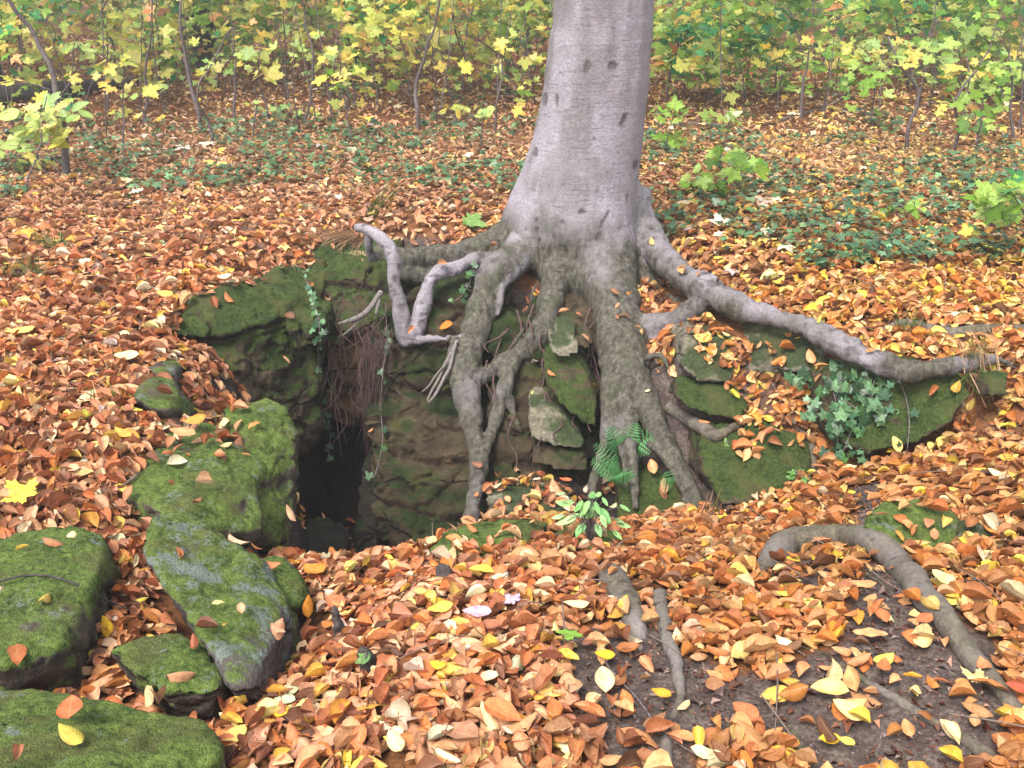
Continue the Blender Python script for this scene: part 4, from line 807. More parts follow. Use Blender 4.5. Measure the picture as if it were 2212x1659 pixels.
# ------------------------------------------------------------------ ivy vines on the rocks
def ivy_vine(label, stems, nleaf, size, spread, seed, pal=PAL_IVY, out=.05):
    base, _ = hit(*stems[0][0]); root = empty('ivy_vine', base); tag(root, label, 'ivy'); tubes = []; r = np.random.default_rng(seed); P, S, NN = [], [], []
    for st in stems:
        pts = []
        for (x, y) in st:
            p, n = hit(x, y); pts.append(np.array(p) + np.array([0, -out, .0]))
        for i in range(1, len(pts)): pts[i][1] = min(pts[i][1], pts[i - 1][1] + .06)
        Q, s = resample(pts, [.0025] * len(pts), .03); tubes.append((Q, s)); L = nleaf // len(stems)
        ii = r.integers(0, len(Q), L); P.append(Q[ii] + r.normal(0, spread, (L, 3)) * np.array([1, .35, .7]))
    P = np.concatenate(P); m = len(P); Vv, Fv = join_tubes(tubes, 5); link('stem', np_mesh('stem', Vv, Fv), M_stem, root)
    Nn = np.tile(np.array([[0, -.75, .5]]), (m, 1)) + r.normal(0, .25, (m, 3)); S = size * np.exp(r.normal(0, .28, m)); C_ = jit(pick(pal, m), m, .2); M_ = frame(Nn, r.normal(0, .6, m), r.random(m) * 6.28, np.abs(r.normal(0, .25, m))); vv = r.integers(0, 5, m)
    big = np.argsort(-S)[:100]; rest = np.argsort(-S)[100:]
    for i in big: link('leaf', leaves_mesh('leaf', [IV[vv[i]]], np.array([0]), P[i:i+1], M_[i:i+1], S[i:i+1], C_[i:i+1]), M_ivy, root)
    if len(rest): o = link('leaves', leaves_mesh('leaves', IV, vv[rest], P[rest], M_[rest], S[rest], C_[rest]), M_ivy, root); o['kind'] = 'stuff'
ivy_vine('long hanging ivy strand trailing down the rock wall left of the hole', [[(655,560),(675,600),(690,640),(700,680),(708,730),(712,780),(708,830),(715,880),(722,930),(715,975)]], 46, .055, .016, 1, out=.12)
ivy_vine('thin hanging ivy strand with few leaves in front of the hole', [[(838,640),(840,720),(832,790),(828,860),(832,930),(820,990),(812,1010)]], 14, .05, .014, 2, out=.1)
ivy_vine('dense ivy patch cascading over the right rocks below the long root', [[(1760,790),(1790,830),(1800,880),(1800,930),(1805,980),(1800,1020)],[(1800,800),(1840,830),(1880,850),(1895,900)],[(1880,810),(1870,850),(1850,880),(1810,910)],[(1740,810),(1760,850),(1770,890)],[(1800,850),(1840,870),(1830,920),(1815,960)]], 190, .058, .05, 3)
ivy_vine('thin ivy trail with tiny leaves on the far right mossy rock', [[(1935,815),(1950,850),(1958,900),(1955,950),(1950,990)]], 8, .045, .02, 4, out=.03)
ivy_vine('sparse ivy sprig crossing the left back root', [[(1030,560),(1015,600),(1000,625),(985,635)]], 12, .05, .018, 5, out=.10)

# ------------------------------------------------------------------ small plants
PAL_GREEN = [srgb(*c) for c in [(120,170,90),(140,190,110),(100,150,80)]]
def leafplant(name, label, cat, cx, cy, n, size, spread, pal, shape, seed, lift=.08, group=None):
    b, nn = hit(cx, cy); r = np.random.default_rng(seed); root = empty(name, b); tag(root, label, cat, group); tubes = []; P = []; A = []
    for i in range(n):
        a = r.random() * 6.28; rr_ = spread * math.sqrt(r.random()); tip = np.array([b.x + math.cos(a) * rr_, b.y + math.sin(a) * rr_ * .6, b.z + lift * (.4 + r.random())]); mid = np.array([b.x, b.y, b.z + lift * .6]) * .5 + tip * .5 + np.array([0, 0, .02])
        Q, s = resample([np.array(b), mid, tip], [.0022, .0018, .0012], .02); tubes.append((Q, s)); P.append(tip); A.append(a)
    Vv, Fv = join_tubes(tubes, 5); link('stem', np_mesh('stem', Vv, Fv), M_stem, root); P = np.array(P); A = np.array(A)
    Mm = frame(np.tile([[0, -.3, 1.0]], (n, 1)), A - 1.57, A, np.full(n, .35)); S = size * np.exp(r.normal(0, .2, n)); C_ = jit(pick(pal, n), n, .1)
    for i in range(n): link('leaf', leaves_mesh('leaf', [shape[i % len(shape)]], np.array([0]), P[i:i+1], Mm[i:i+1], S[i:i+1], C_[i:i+1]), M_fol, root)
leafplant('seedling', 'pale green leafy seedling growing on the front lip below the roots', 'plant', 1275, 1172, 30, .05, .11, [srgb(150,205,130),srgb(170,215,145),srgb(130,190,112)], LV_slim, 5, .13)
leafplant('seedling', 'pair of small green leaves beside the broad root stub', 'plant', 800, 1440, 3, .028, .03, PAL_GREEN, LV_flat, 6, .03)
leafplant('seedling', 'small green seedling at the foot of the right rocks', 'plant', 1725, 1040, 6, .05, .05, PAL_GREEN, IV, 8, .04)
leafplant('hanging_sprig', 'two narrow green leaves hanging from the rock right of the thick root foot', 'plant', 1565, 960, 3, .07, .04, PAL_GREEN, LV_slim, 9, .0)
leafplant('maple_seedling', 'single big green maple leaf on the moss left of the trunk base', 'plant', 1010, 500, 2, .16, .05, PAL_GREEN, MV, 10, .06)
def fern(label, base, fronds, seed):
    b, _ = hit(*base); root = empty('fern', b); tag(root, label, 'fern'); P0 = np.array(b) + np.array([0, -.06, 0]); col = srgb(104, 176, 106)
    for (tx, ty, L) in fronds:
        tip = np.array(atY(tx, ty, P0[1] - .12)); mid = (P0 + tip) / 2 + np.array([0, -.03, .05]); Q, s = resample([P0, mid, tip], [.002, .0015, .0006], .016)
        link('stalk', np_mesh('stalk', *join_tubes([(Q, s)], 5)), M_twig, root); n = len(Q); Vs, Fs, Us = [], [], []; off = 0; T = np.gradient(Q, axis=0); T /= np.linalg.norm(T, axis=1)[:, None]
        for i in range(int(n * .25), n):
            f = (i - n * .25) / (n * .75); l = 1.5 * L * math.sin(math.pi * (f * .85 + .12)) * .9
            side = np.cross(T[i], [0, -1.0, .5]); side /= np.linalg.norm(side)
            for sg in (-1, 1):
                d = side * sg + T[i] * .45 + np.array([0, -.15, -.2 * f]); d /= np.linalg.norm(d); K_ = 6; up_ = np.cross(d, np.cross([0, -1.0, .4], d)); bi = np.cross(d, [0, -.9, .45]); bi /= np.linalg.norm(bi)
                for k in range(K_):
                    for s2 in (-1, 1):
                        a0 = Q[i] + d * l * k / K_; a1 = Q[i] + d * l * (k + .85) / K_; tp = Q[i] + d * l * (k + .9) / K_ + bi * s2 * l * .15 * (1 - k / K_ * .85); tq = Q[i] + d * l * (k + .45) / K_ + bi * s2 * l * .12 * (1 - k / K_ * .85)
                        Vs += [a0, a1, tp, tq]; Fs.append((off, off + 1, off + 2, off + 3)); Us += [(.3, .5, 0)] * 4; off += 4
        Vs = np.array(Vs); me = np_mesh('frond', Vs, np.array(Fs), False, {'Col': ('FLOAT_COLOR', np.tile([col], (len(Vs), 1))), 'leafuv': ('FLOAT_VECTOR', np.array(Us))}); link('frond', me, M_fol, root)
fern('bright green fern with spreading fronds on the thick right root foot', (1335,990), [(1408,945,.055),(1375,915,.04),(1315,925,.04)], 1)
fern('smaller green fern lower left of the bright fern', (1340,1040), [(1280,995,.04),(1285,960,.032),(1345,1020,.045),(1295,1020,.03)], 2)
fern('tiny fern sprig beside the peach leaf at the root foot', (1430,1060), [(1440,1020,.03)], 3)
def grass(label, base, tips, n, L, seed, dry=0.0, spread=.03, arch=.5, name='grass_tuft', fwd=.02):
    b, _ = hit(*base); r = np.random.default_rng(seed); V, F, C_, U = [], [], [], []; off = 0
    for i in range(n):
        tx, ty = tips[r.integers(0, len(tips))]; p0 = np.array(b) + r.normal(0, spread, 3) * np.array([1, .5, .15]); t = np.array(atY(tx + r.normal(0, 22), ty + r.normal(0, 18), b.y - fwd + r.normal(0, .05)))
        d = t - p0; d = d / np.linalg.norm(d) * L * (.5 + r.random() * .7); mid = p0 + d * .5 + np.array([r.normal(0, .01), r.normal(0, .01), arch * L * .35]); c = np.array(srgb(196, 160, 128)) * (.6 + .6 * r.random()) if r.random() < dry else np.array(srgb(88, 122, 56)) * (.6 + .7 * r.random())
        Q, s = resample([p0, mid, p0 + d], [.0022, .0018, .0005], L / 6); T = np.array([1, .3, 0])
        for q, w in zip(Q, s): V += [q - T * w, q + T * w]; C_ += [c, c]; U += [(.5, .5, 0)] * 2
        for j in range(len(Q) - 1): a = off + 2 * j; F.append((a, a + 1, a + 3, a + 2))
        off += 2 * len(Q)
    me = np_mesh(name, np.array(V), np.array(F), True, {'Col': ('FLOAT_COLOR', np.array(C_)), 'leafuv': ('FLOAT_VECTOR', np.array(U))}); tag(link(name, me, M_drygrass), label, 'grass')
grass('tuft of dry straw coloured grass hanging over the top of the hole', (770,520), [(660,510),(690,570),(710,600),(740,620),(690,520)], 260, .34, 1, .92, .05, .35, fwd=.30)
grass('green and straw grass hanging beside the pale bent root', (775,545), [(760,650),(720,640),(800,640),(830,620)], 80, .26, 12, .6, .03, .3, fwd=.25)
grass('green grass tuft drooping over the mossy rock, right of the thick root', (1640,915), [(1615,960),(1650,965),(1670,960),(1600,940)], 100, .14, 2, .15, .025, .6)
grass('sparse long green grass blades left of the trunk', (800,470), [(880,400),(850,410),(900,380),(910,350)], 26, .38, 3, .1, .05, .3)
grass('low green grass tuft at the left edge above the leaf bed', (40,600), [(20,570),(60,575),(90,585)], 60, .14, 4, .1, .08, .5)
grass('small green grass tuft in the left field of leaves', (110,540), [(100,500),(130,505),(90,515)], 60, .16, 5, .1, .06, .4)
grass('thin grass around the root end at the far right', (2110,800), [(2090,730),(2120,720),(2150,850),(2100,860)], 70, .2, 6, .6, .04, .3)
grass('short grass on the mossy root at the far right', (1970,715), [(1950,690),(1990,690)], 60, .1, 7, .3, .05, .4)
grass('wisps of thin dry grass near the small moss cushion', (210,870), [(180,810),(230,820),(300,840)], 18, .15, 8, .5, .06, .3)
grass('dry grass wisps at the foot of the thick right root', (1530,1120), [(1540,1040),(1550,1070)], 20, .14, 9, .7, .03, .3)

# hanging root fibres / small dead roots
def strands(name, label, cat, lines, w, mat, seed, hang=None):
    tubes = []
    for ln_ in lines: tubes.append(px_tube([(a, b, c, w * q) for a, b, c, q in ln_], .02, .010, seed + len(tubes)))
    me = np_mesh(name, *join_tubes(tubes, 6)); tag(link(name, me, mat), label, cat)
fl_ = []
r = random.Random(3)
for i in range(80):
    x = 770 + r.random() * 85; y = 700 + r.random() * 90; L = (80 + r.random() * 150) * (1 if x < 830 else .6); tx = x + (775 - x) * .45 + r.gauss(0, 14); Yv = 4.36 - .12 * r.random()
    fl_.append([(x, y, Yv, 1), ((x + tx) / 2 + r.gauss(0, 12), y + L * .5, Yv - .05, .9), (tx, y + L, Yv - .1 + r.gauss(0, .03), .4)])
strands('root_fibres', 'curtain of fine reddish brown root fibres hanging beside the hole', 'root fibres', fl_, 1.3, M_hair, 400)
strands('hanging_root', 'pair of thin dead roots hanging off the left main root', 'root', [[(990,735,4.15,.8),(965,780,4.1,1),(945,820,4.06,.9),(925,865,4.0,.5)],[(985,745,4.12,.8),(968,800,4.05,1),(945,850,4.0,.9),(928,872,3.98,.6)],[(960,790,4.08,.5),(930,830,4.05,.5),(908,850,4.02,.3)]], 8, M_root, 410)
strands('hanging_root', 'thin grey root reaching left from the pale loop across the wall', 'root', [[(825,630,4.4,1),(800,665,4.38,1),(765,690,4.36,.9),(730,700,4.34,.5)],[(820,640,4.4,.8),(815,665,4.38,.6),(812,680,4.37,.4)],[(800,665,4.38,.7),(760,705,4.36,.5),(735,725,4.34,.3)]], 13, M_root, 420)
r = random.Random(9); fl_ = []
for i in range(26):
    x = 700 + r.random() * 140; y = 600 + r.random() * 260; fl_.append([(x, y, 4.3, 1), (x + r.gauss(0, 20), y + 60, 4.25, 1), (x + r.gauss(0, 40), y + 110 + r.random() * 60, 4.2, .5)])
strands('root_threads', 'loose thin root threads across the rocks left of the roots', 'root fibres', fl_, 1.8, M_hair, 430)
r = random.Random(17); fl_ = []
for i in range(34):
    x = 1045 + r.random() * 250; y = 640 + r.random() * 260; a = r.gauss(0, 26); L = 50 + r.random() * 90; Yv = 4.42 - (y - 640) * .0021
    fl_.append([(x, y, Yv, 1.3), (x + a * .4 + r.gauss(0, 8), y + L * .35, Yv - .05, 1), (x + a * .7 + r.gauss(0, 10), y + L * .7, Yv - .10, .8), (x + a, y + L, Yv - .16, .4)])
strands('rootlets', 'tangle of dark rootlets between the main roots under the trunk', 'root fibres', fl_, 4.0, M_hair, 460)
# twigs on the ground
def twig(name, label, pts, w, mat=M_twig, seed=0):
    t = [lay_tube([(a, b, w * f, .012) for a, b, f in l], .03, .006, seed + i) for i, l in enumerate(pts)]; me = np_mesh(name, *join_tubes(t, 7)); tag(link(name, me, mat), label, 'twig')
twig('fallen_branch', 'fallen forked branch lying on the forest floor right of the trunk', [[(1450,268,1),(1540,272,1),(1620,285,1),(1700,300,.9),(1785,322,.6)],[(1660,270,.8),(1730,250,.9),(1790,232,.8),(1840,195,.5)]], 9, M_twig, 500)
twig('thin_twig', 'thin dark twig lying across the mossy boulder at the left edge', [[(-10,1268,1),(50,1252,1),(110,1252,1),(160,1268,1),(220,1295,.8),(310,1338,.5)]], 5, M_darkwood, 510)
twig('thin_twig', 'long thin reddish twig running over the bare soil edge', [[(1290,1385,.5),(1320,1455,1),(1375,1520,1),(1420,1580,1),(1480,1625,1),(1560,1665,1)]], 5, M_stem, 520)
twig('pale_twig', 'pale leaf stalk lying on the bottom left leaves', [[(558,1562,1),(590,1535,1),(625,1495,1),(640,1470,.6)]], 5, plain_mat('pale_stalk', (.5, .5, .38), (.6, .6, .48)), 530)
twig('thin_twig', 'short twigs on the soil between the foreground roots', [[(1395,1375,1),(1430,1395,1),(1470,1420,.6)],[(1700,1400,1),(1740,1425,.8)]], 4, M_twig, 540)
twig('dead_twig', 'dead twig in the leaf bed left of the large mossy boulder', [[(240,1070,1),(275,1050,1),(300,1030,.6)]], 8, M_twig, 550)

X, Y = scatter_points(900, 1.0, 9, .3); H, Nn, K = drop(X, Y); k = (K == 0) & (H[:, 2] > -.6); tb = []
for p in H[k]:
    a = rng.random() * 6.28; L = .04 + rng.random() * .12; d = np.array([math.cos(a), math.sin(a), 0]) * L; e = rng.normal(0, .006, 3); tb.append(resample([p - d + [0, 0, .03], p + e + [0, 0, .045], p + d + [0, 0, .035]], [.0018, .0022, .001], .04))
tag(link('twig_litter', np_mesh('tl', *join_tubes(tb, 4)), M_twig), 'small broken twigs scattered through the leaf litter', 'twig litter', kind='stuff')
# ------------------------------------------------------------------ saplings
PY = [srgb(*c) for c in [(216,208,92),(202,204,100),(228,220,130),(184,190,86),(230,204,100),(170,180,84)]]
PG = [srgb(*c) for c in [(120,160,50),(140,180,70),(96,140,46),(160,190,90)]]
PT = [srgb(*c) for c in [(70,150,90),(84,165,100),(60,130,70)]]
PL = [srgb(*c) for c in [(178,204,110),(196,214,120),(160,190,110)]]
PO = [srgb(*c) for c in [(220,150,90),(226,170,110)]]
def sapling(label, line, clusters, w, seed, name='sapling', group='young saplings of the undergrowth'):
    b, _ = hit(*line[0]); Yb = b.y; r = np.random.default_rng(seed); root = empty(name, b); tag(root, label, 'sapling', group)
    pts = [np.array(b) - np.array([0, 0, .03])] + [np.array(atY(x, y, Yb + r.normal(0, .04))) for x, y in line[1:]]; n = len(pts); rw = rad(w, b)
    Q, S = resample(pts, [rw * (1 - .65 * i / (n - 1)) for i in range(n)], .06); Q = Q + np.stack([fbm(Q, 4, 2, seed + i) for i in range(3)], 1) * .02; Q = Q + np.stack([fbm(Q, 9, 2, seed + 4 + i) for i in range(3)], 1) * .018; tubes = [(Q, S)]; P, Sz, C_, Vv_, yaw = [], [], [], [], []; kinds = []
    for (cx, cy, rx, ry, m, kind, pal, sz) in clusters:
        for i in range(m):
            a = r.random() * 6.28; q = math.sqrt(r.random()); x = cx + math.cos(a) * q * rx; y = cy + math.sin(a) * q * ry; yy = Yb + r.normal(0, .16); p = np.array(atY(x, y, yy)); 
            if p[2] < b.z + .02: p[2] = b.z + .02 + r.random() * .05
            P.append(p); Sz.append(sz * math.exp(r.normal(0, .2))); C_.append(pal[r.integers(0, len(pal))]); kinds.append(0 if kind == 'm' else 1); yaw.append(math.atan2(p[1] - Yb, p[0] - b.x) - 1.57)
            if i % 2 == 0:
                k = int(np.argmin(np.linalg.norm(Q - p - np.array([0, 0, -.06]), axis=1))); k = max(0, min(len(Q) - 1, k)); s0 = Q[k]; md = (s0 + p) / 2 + np.array([0, 0, .03]) + r.normal(0, .012, 3)
                if np.linalg.norm(p - s0) > .02: tb = resample([s0, md, p], [max(S[k] * .35, .0016), .0015, .001], .07); tubes.append(tb)
    link('stem', np_mesh('stem', *join_tubes(tubes, 6)), M_stem, root)
    if P:
        P = np.array(P); m = len(P); kinds = np.array(kinds); var = np.where(kinds == 0, r.integers(0, 8, m), 8 + r.integers(0, 6, m)); Nn = np.tile([[0, -.45, 1.0]], (m, 1)) + r.normal(0, .3, (m, 3))
        link('foliage', leaves_mesh('foliage', MV + LV_flat, var, P, frame(Nn, np.array(yaw) + r.normal(0, .5, m), r.random(m) * 6.28, np.abs(r.normal(0, .35, m))), np.array(Sz), jit(np.array(C_), m, .1)), M_fol, root)
SAP = [
 ('tallest sapling at the far left with pale broad leaves low on its stem', [(143,385),(135,300),(120,200),(108,140),(60,60),(20,0),(-30,-90)], [(70,260,64,44,24,'o',PL,.13),(150,240,44,26,12,'o',PL,.12),(40,330,50,30,10,'o',PL,.12),(120,320,14,22,2,'o',[srgb(206,214,90)],.17),(30,170,26,16,3,'m',PY,.12)], 16),
 ('low leafy sprig with pale green leaves beside the far left sapling', [(175,230),(195,190),(240,130)], [(240,120,36,22,14,'o',PL,.09),(230,150,40,12,6,'o',PL,.09)], 6),
 ('arching pale green shoot at the left edge, lowest of all', [(0,370),(30,330),(60,300)], [(30,300,44,24,10,'o',PL,.09)], 5),
 ('thin straight sapling, second from the left, orange leaf at top', [(308,275),(315,210),(318,130),(325,60),(328,-20)], [(320,30,20,16,4,'m',PO,.12),(280,205,34,10,5,'m',PL,.09),(350,190,24,12,5,'o',PL,.09)], 8),
 ('slender sapling leaning left in front of the dark stump', [(432,285),(425,230),(405,150),(393,60),(392,-40)], [(420,80,14,10,2,'m',PY,.12),(375,118,16,8,1,'m',PY,.13)], 11),
 ('dark twiggy sapling just right of the leaning sapling', [(460,315),(450,270),(425,200),(470,120),(500,60)], [(440,140,20,10,3,'m',PL,.08)], 7),
 ('straight bare sapling in front of the yellow undergrowth', [(505,262),(507,200),(508,140),(505,60)], [(530,50,16,12,2,'m',PO,.12)], 7),
 ('short dark bent shoot left of centre', [(578,268),(572,220),(548,160)], [(542,155,12,12,3,'m',PL,.08)], 6),
 ('tall slim sapling left of the trunk with high yellow leaves', [(660,270),(672,200),(676,130),(660,50),(650,-30)], [(640,105,22,14,3,'m',PL,.10),(660,245,26,12,4,'m',PY,.09)], 7),
 ('forked grey sapling with large yellow maple leaves left of the trunk', [(905,292),(902,230),(898,180),(918,120),(935,60),(960,-30)], [(800,35,30,16,4,'m',PY,.175),(860,85,24,12,3,'m',PY,.13),(790,160,30,8,2,'m',PY,.175),(920,40,50,30,7,'m',PY,.12)], 11),
 ('thin sapling holding yellow maple leaves beside the trunk', [(1070,300),(1075,230),(1085,150),(1095,90),(1100,20)], [(1085,102,24,14,3,'m',PY,.175),(1000,152,18,10,2,'m',PY,.14),(1060,160,24,14,3,'m',PL,.13),(1120,200,20,10,2,'m',PG,.12),(1110,225,30,14,4,'m',PY,.12)], 6),
 ('fine stemmed sapling with low yellow green leaves near the trunk', [(1040,320),(1042,270),(1045,230)], [(1040,245,40,14,9,'o',PL,.10),(985,240,30,10,6,'o',PY,.09)], 5),
 ('sapling with dark green maple leaves directly right of the trunk', [(1440,215),(1450,150),(1470,80),(1490,20)], [(1480,85,64,34,26,'m',PT,.19),(1450,135,50,18,10,'m',PT,.17),(1600,85,60,34,18,'m',PT,.18),(1560,50,40,20,6,'m',PT,.14)], 7),
 ('small green seedling low against the right side of the trunk', [(1440,330),(1445,290),(1450,260)], [(1445,245,36,20,12,'m',PG,.12),(1445,305,34,22,10,'m',PG,.12)], 4),
 ('pale stemmed sapling with orange yellow leaves right of the trunk', [(1730,255),(1735,190),(1745,120)], [(1745,85,22,14,5,'m',PY+PO,.12),(1640,110,22,16,2,'m',[Yw],.14),(1775,90,24,40,5,'m',PY,.10)], 10),
 ('young shoot with a folded pale leaf on the right forest floor', [(1548,380),(1560,320),(1575,270)], [(1583,245,6,14,1,'o',[srgb(190,210,170)],.17),(1560,260,44,20,9,'m',PG,.12),(1555,330,46,28,14,'m',PG,.11)], 5),
 ('bushy maple sapling with light green leaves at upper right', [(1960,330),(1965,270),(1985,200),(1940,140),(1920,80)], [(1900,120,80,40,26,'m',PL+PY,.12),(1990,100,70,40,16,'m',PL+PG,.12),(2010,230,26,20,4,'m',PY,.12)], 10),
 ('thin curved sapling crossing the right undergrowth', [(2050,330),(2075,280),(2060,230),(2110,150),(2140,100)], [(2080,240,20,20,4,'m',PL,.09),(2120,160,40,20,6,'m',PG,.10)], 8),
 ('sapling with bright green leaves near the upper right corner', [(2190,310),(2185,230),(2180,120)], [(2165,150,40,20,6,'m',PG,.12),(2130,30,60,24,10,'m',PG,.12),(2140,150,30,12,4,'m',PG,.12)], 8),
 ('bright green maple seedling hanging into the right edge', [(2240,560),(2225,480),(2180,420)], [(2165,440,62,50,32,'m',PG+PL[:1],.15),(2200,400,24,24,8,'m',PT,.13),(2095,505,18,8,2,'m',PY,.10)], 6),
 ('low green maple seedling on the right forest floor', [(1600,440),(1605,410),(1600,390)], [(1530,400,56,22,15,'m',PG,.11),(1600,360,52,26,18,'m',PG,.10)], 4),
 ('cluster of low lime green leaves right of the trunk base', [(1500,400),(1500,385),(1500,370)], [(1480,400,26,26,8,'o',PL,.09)], 4),
 ('low fern like green sprig in the right ivy', [(1990,480),(1985,460),(1970,450)], [(1940,450,60,16,14,'o',PG,.07)], 4),
 ('leaf sprig with pale leaves left of centre on the forest floor', [(650,265),(640,250),(640,240)], [(620,240,34,12,7,'m',PL,.10)], 4)]
for i, (lb, line, cl, w) in enumerate(SAP): sapling(lb, line, cl, w, 700 + i * 7)
# back rows, generated
r = random.Random(21); rows = []
for i in range(46):
    rows.append((r.uniform(-30, 2240), r.uniform(140, 235)))
rows = [q for q in rows if not 1150 < q[0] < 1420]; rows.sort()
ords = ['first', 'second', 'third', 'fourth', 'fifth', 'sixth', 'seventh', 'eighth', 'ninth', 'tenth', 'eleventh', 'twelfth', 'thirteenth', 'fourteenth', 'fifteenth', 'sixteenth', 'seventeenth', 'eighteenth', 'nineteenth', 'twentieth', 'twenty first', 'twenty second', 'twenty third', 'twenty fourth', 'twenty fifth']
nl = len([q for q in rows if q[0] < 1200])
for i, (x, y) in enumerate(rows):
    H_ = r.uniform(130, 240); dx = r.gauss(0, 26); green = x > 1400; pal = (PG + PL) if green and r.random() < .7 else (PY + PL if r.random() < .75 else PG)
    cl = [(x + dx * (.5 + .5 * k) + r.gauss(0, 14), y - H_ * (.3 + .22 * k), 50, 20, 7, 'm', pal, .155) for k in range(4)]
    side = ('%s thin back row sapling from the left frame edge' % ords[min(i, 24)]) if x < 1200 else ('%s thin back row sapling right of the trunk' % ords[min(i - nl, 24)])
    sapling(side + (', leaves green' if pal[0] == PG[0] else ', leaves yellow'), [(x, y), (x + dx * .3 + r.gauss(0, 9), y - H_ * .4), (x + dx * .7 + r.gauss(0, 16), y - H_ * .75), (x + dx, y - H_)], cl, r.uniform(3, 5.5), 1200 + i, group='thin saplings in the back rows')
for i, (x, y) in enumerate(sorted([(20,250),(95,300),(230,240),(265,330),(360,250),(545,300),(620,215),(715,260),(760,310),(820,240),(985,270),(1130,260),(60,420),(1020,200)])):
    dx = random.Random(i).gauss(0, 30); sapling('%s slender yellow leaved shoot from the left, nearer row left of the trunk' % ords[i], [(x, y), (x + dx * .3, y - 60), (x + dx * .8, y - 130), (x + dx, y - 210)], [(x + dx * .5, y - 80, 50, 14, 4, 'm', PL + PY, .10), (x + dx * .8, y - 140, 60, 16, 6, 'm', PY, .15), (x + dx, y - 190, 50, 20, 6, 'm', PY + PL, .15)], 5, 1700 + i, group='slender shoots left of the trunk')
# more green shoots on the right forest floor
GRN = ['first', 'second', 'third', 'fourth', 'fifth', 'sixth', 'seventh', 'eighth', 'ninth', 'tenth', 'eleventh', 'twelfth', 'thirteenth', 'fourteenth']
for i, (x, y) in enumerate(sorted([(1460,180),(1530,225),(1610,215),(1680,240),(1780,250),(1830,215),(1880,280),(1900,230),(2020,205),(2080,260),(2110,330),(2150,245),(2200,280),(2215,220)])):
    sapling('%s low bushy maple shoot right of the trunk, front row of undergrowth' % GRN[i], [(x, y), (x + 4, y - 40), (x + 10, y - 90), (x + 6, y - 140)], [(x, y - 60, 55, 26, 10, 'm', PG + PL[:1], .13), (x + 10, y - 110, 60, 24, 12, 'm', PL + PY if i % 2 else PG, .15)], 5, 1500 + i, group='low maple shoots right of the trunk')
# far undergrowth: one mass
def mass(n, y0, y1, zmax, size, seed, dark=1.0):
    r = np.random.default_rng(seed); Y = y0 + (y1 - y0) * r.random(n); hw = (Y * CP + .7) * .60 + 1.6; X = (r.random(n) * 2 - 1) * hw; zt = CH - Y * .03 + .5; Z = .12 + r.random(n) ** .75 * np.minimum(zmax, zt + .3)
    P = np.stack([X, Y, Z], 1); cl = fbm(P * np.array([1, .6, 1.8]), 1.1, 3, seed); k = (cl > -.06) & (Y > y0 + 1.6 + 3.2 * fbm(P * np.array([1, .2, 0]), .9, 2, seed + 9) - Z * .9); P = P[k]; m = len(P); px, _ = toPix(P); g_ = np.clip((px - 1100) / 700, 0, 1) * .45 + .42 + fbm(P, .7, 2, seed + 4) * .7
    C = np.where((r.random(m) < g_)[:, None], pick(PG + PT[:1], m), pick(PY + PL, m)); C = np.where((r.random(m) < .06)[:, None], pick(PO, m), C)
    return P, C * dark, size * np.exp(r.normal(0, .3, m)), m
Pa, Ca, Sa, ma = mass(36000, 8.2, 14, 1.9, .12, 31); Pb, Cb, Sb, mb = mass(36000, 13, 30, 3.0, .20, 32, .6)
Pm = np.concatenate([Pa, Pb]); mm = ma + mb; Nn = np.tile([[0, -.4, 1.0]], (mm, 1)) + rng.normal(0, .35, (mm, 3))
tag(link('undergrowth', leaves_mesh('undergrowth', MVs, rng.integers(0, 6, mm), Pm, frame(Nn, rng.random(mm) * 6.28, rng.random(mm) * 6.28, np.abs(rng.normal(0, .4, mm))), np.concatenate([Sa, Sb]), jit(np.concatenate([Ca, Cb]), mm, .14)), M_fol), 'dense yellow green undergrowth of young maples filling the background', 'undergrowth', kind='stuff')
tb = []
for i in range(90):
    y = 8 + rng.random() * 9; x = (rng.random() * 2 - 1) * (y * .58 + .8); h_ = .8 + rng.random() * 1.8; l = rng.normal(0, .18); pts = [np.array([x, y, -.02]), np.array([x + l * .4, y, h_ * .4]), np.array([x + l + rng.normal(0, .06), y, h_])]
    tb.append(resample(pts, [.007, .005, .002], .3))
tag(link('undergrowth_stems', np_mesh('us', *join_tubes(tb, 5)), M_stem), 'thicket of thin bare stems within the background undergrowth', 'undergrowth', kind='stuff')
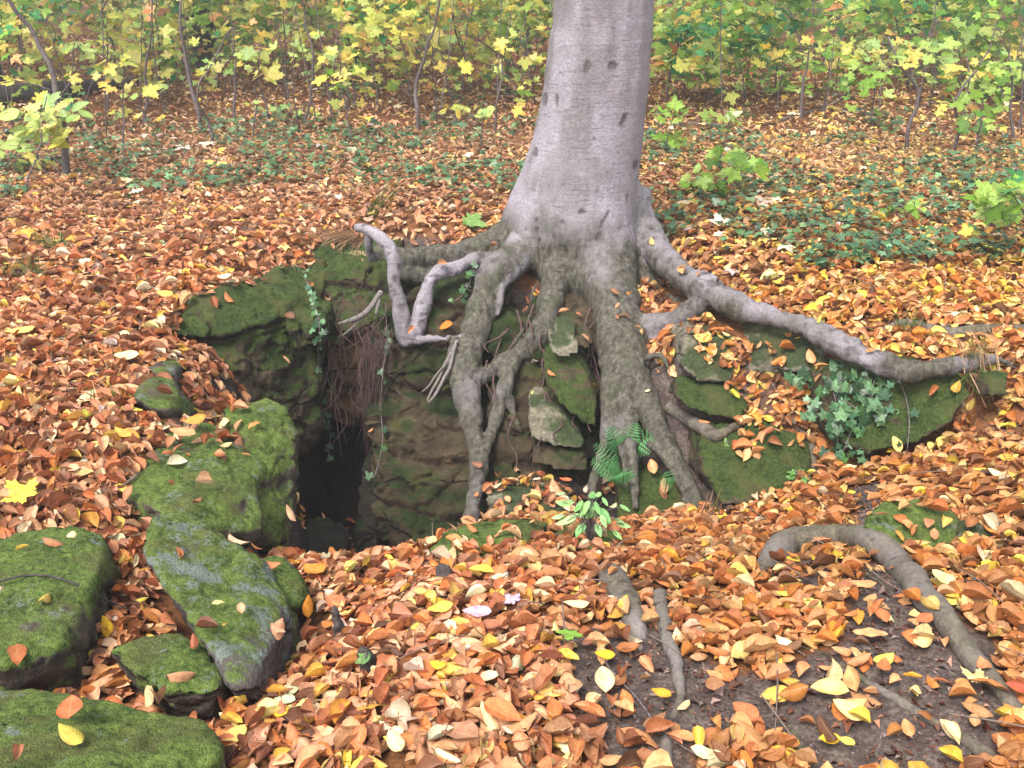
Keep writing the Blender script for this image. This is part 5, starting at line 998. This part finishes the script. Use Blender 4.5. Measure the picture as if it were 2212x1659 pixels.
# background trees and logs
def btree(label, px, py, w, seed, h=4.5, lean=0.0):
    b = atZ(px, py, 0); root = empty('background_tree', b); tag(root, label, 'tree', 'dark trunks behind the undergrowth'); r0 = rad(w, b)
    Q, S = resample([[b.x, b.y, -.1], [b.x, b.y, .3], [b.x + lean * .3, b.y, 1.4], [b.x + lean, b.y, h]], [r0 * 1.5, r0 * 1.1, r0, r0 * .85], .12); V, F = join_tubes([(Q, S)], 20); V = V + np.stack([fbm(V, 5, 3, seed), fbm(V, 5, 3, seed + 2), fbm(V, 5, 3, seed + 4) * 0], 1) * .03
    link('trunk', np_mesh('trunk', V, F), M_darkwood, root); n = 700; r = np.random.default_rng(seed); P = np.array([b.x + lean, b.y, h]) + r.normal(0, 1, (n, 3)) * np.array([1.1, 1.0, .6])
    link('crown', leaves_mesh('crown', MVs, r.integers(0, 6, n), P, frame(np.tile([[0, 0, 1.0]], (n, 1)), r.random(n) * 6.28, r.random(n) * 6.28, np.abs(r.normal(0, .5, n))), .13 * np.exp(r.normal(0, .2, n)), jit(pick(PG + PY, n), n, .15)), M_fol, root)
btree('thick dark trunk behind the leaning sapling at upper left', 440, 148, 66, 1); btree('dark trunk at the upper left frame edge', -10, 215, 46, 2, lean=-.4)
btree('slim dark trunk between the yellow leaves left of the beech', 762, 150, 24, 3); btree('grey trunk far behind at upper right', 1925, 118, 26, 4); btree('slim dark trunk right behind the beech', 1130, 120, 30, 5, lean=.2)
Q, S = resample([atZ(-60, 215, .12), atZ(60, 205, .1), atZ(200, 188, .09), atZ(290, 178, .06)], [.16, .13, .09, .06], .1); me = np_mesh('fallen_log', *join_tubes([(Q, S)], 16)); V, N = mesh_np(me); V += N * (fbm(V, 9, 3, 9) * .03)[:, None]; me.vertices.foreach_set('co', V.astype(np.float32).ravel())
tag(link('fallen_log', me, M_darkwood), 'dark fallen log lying behind the far left sapling', 'log')

# ------------------------------------------------------------------ thin autumn haze
hm = bpy.data.materials.new('haze'); hm.use_nodes = True; ht = hm.node_tree; ht.nodes.clear(); ho = ht.nodes.new('ShaderNodeOutputMaterial'); hv = ht.nodes.new('ShaderNodeVolumePrincipled')
hv.inputs['Color'].default_value = (.93, .95, .97, 1); hv.inputs['Density'].default_value = HAZE; hv.inputs['Anisotropy'].default_value = .2; ht.links.new(hv.outputs[0], ho.inputs['Volume'])
bm = bmesh.new(); bmesh.ops.create_cube(bm, size=1.0); me = bpy.data.meshes.new('haze'); bm.to_mesh(me); bm.free()
hz = link('haze', me, hm); hz.scale = (170, 90, 9.5); hz.location = (0, 34, 2.2); tag(hz, kind='stuff')
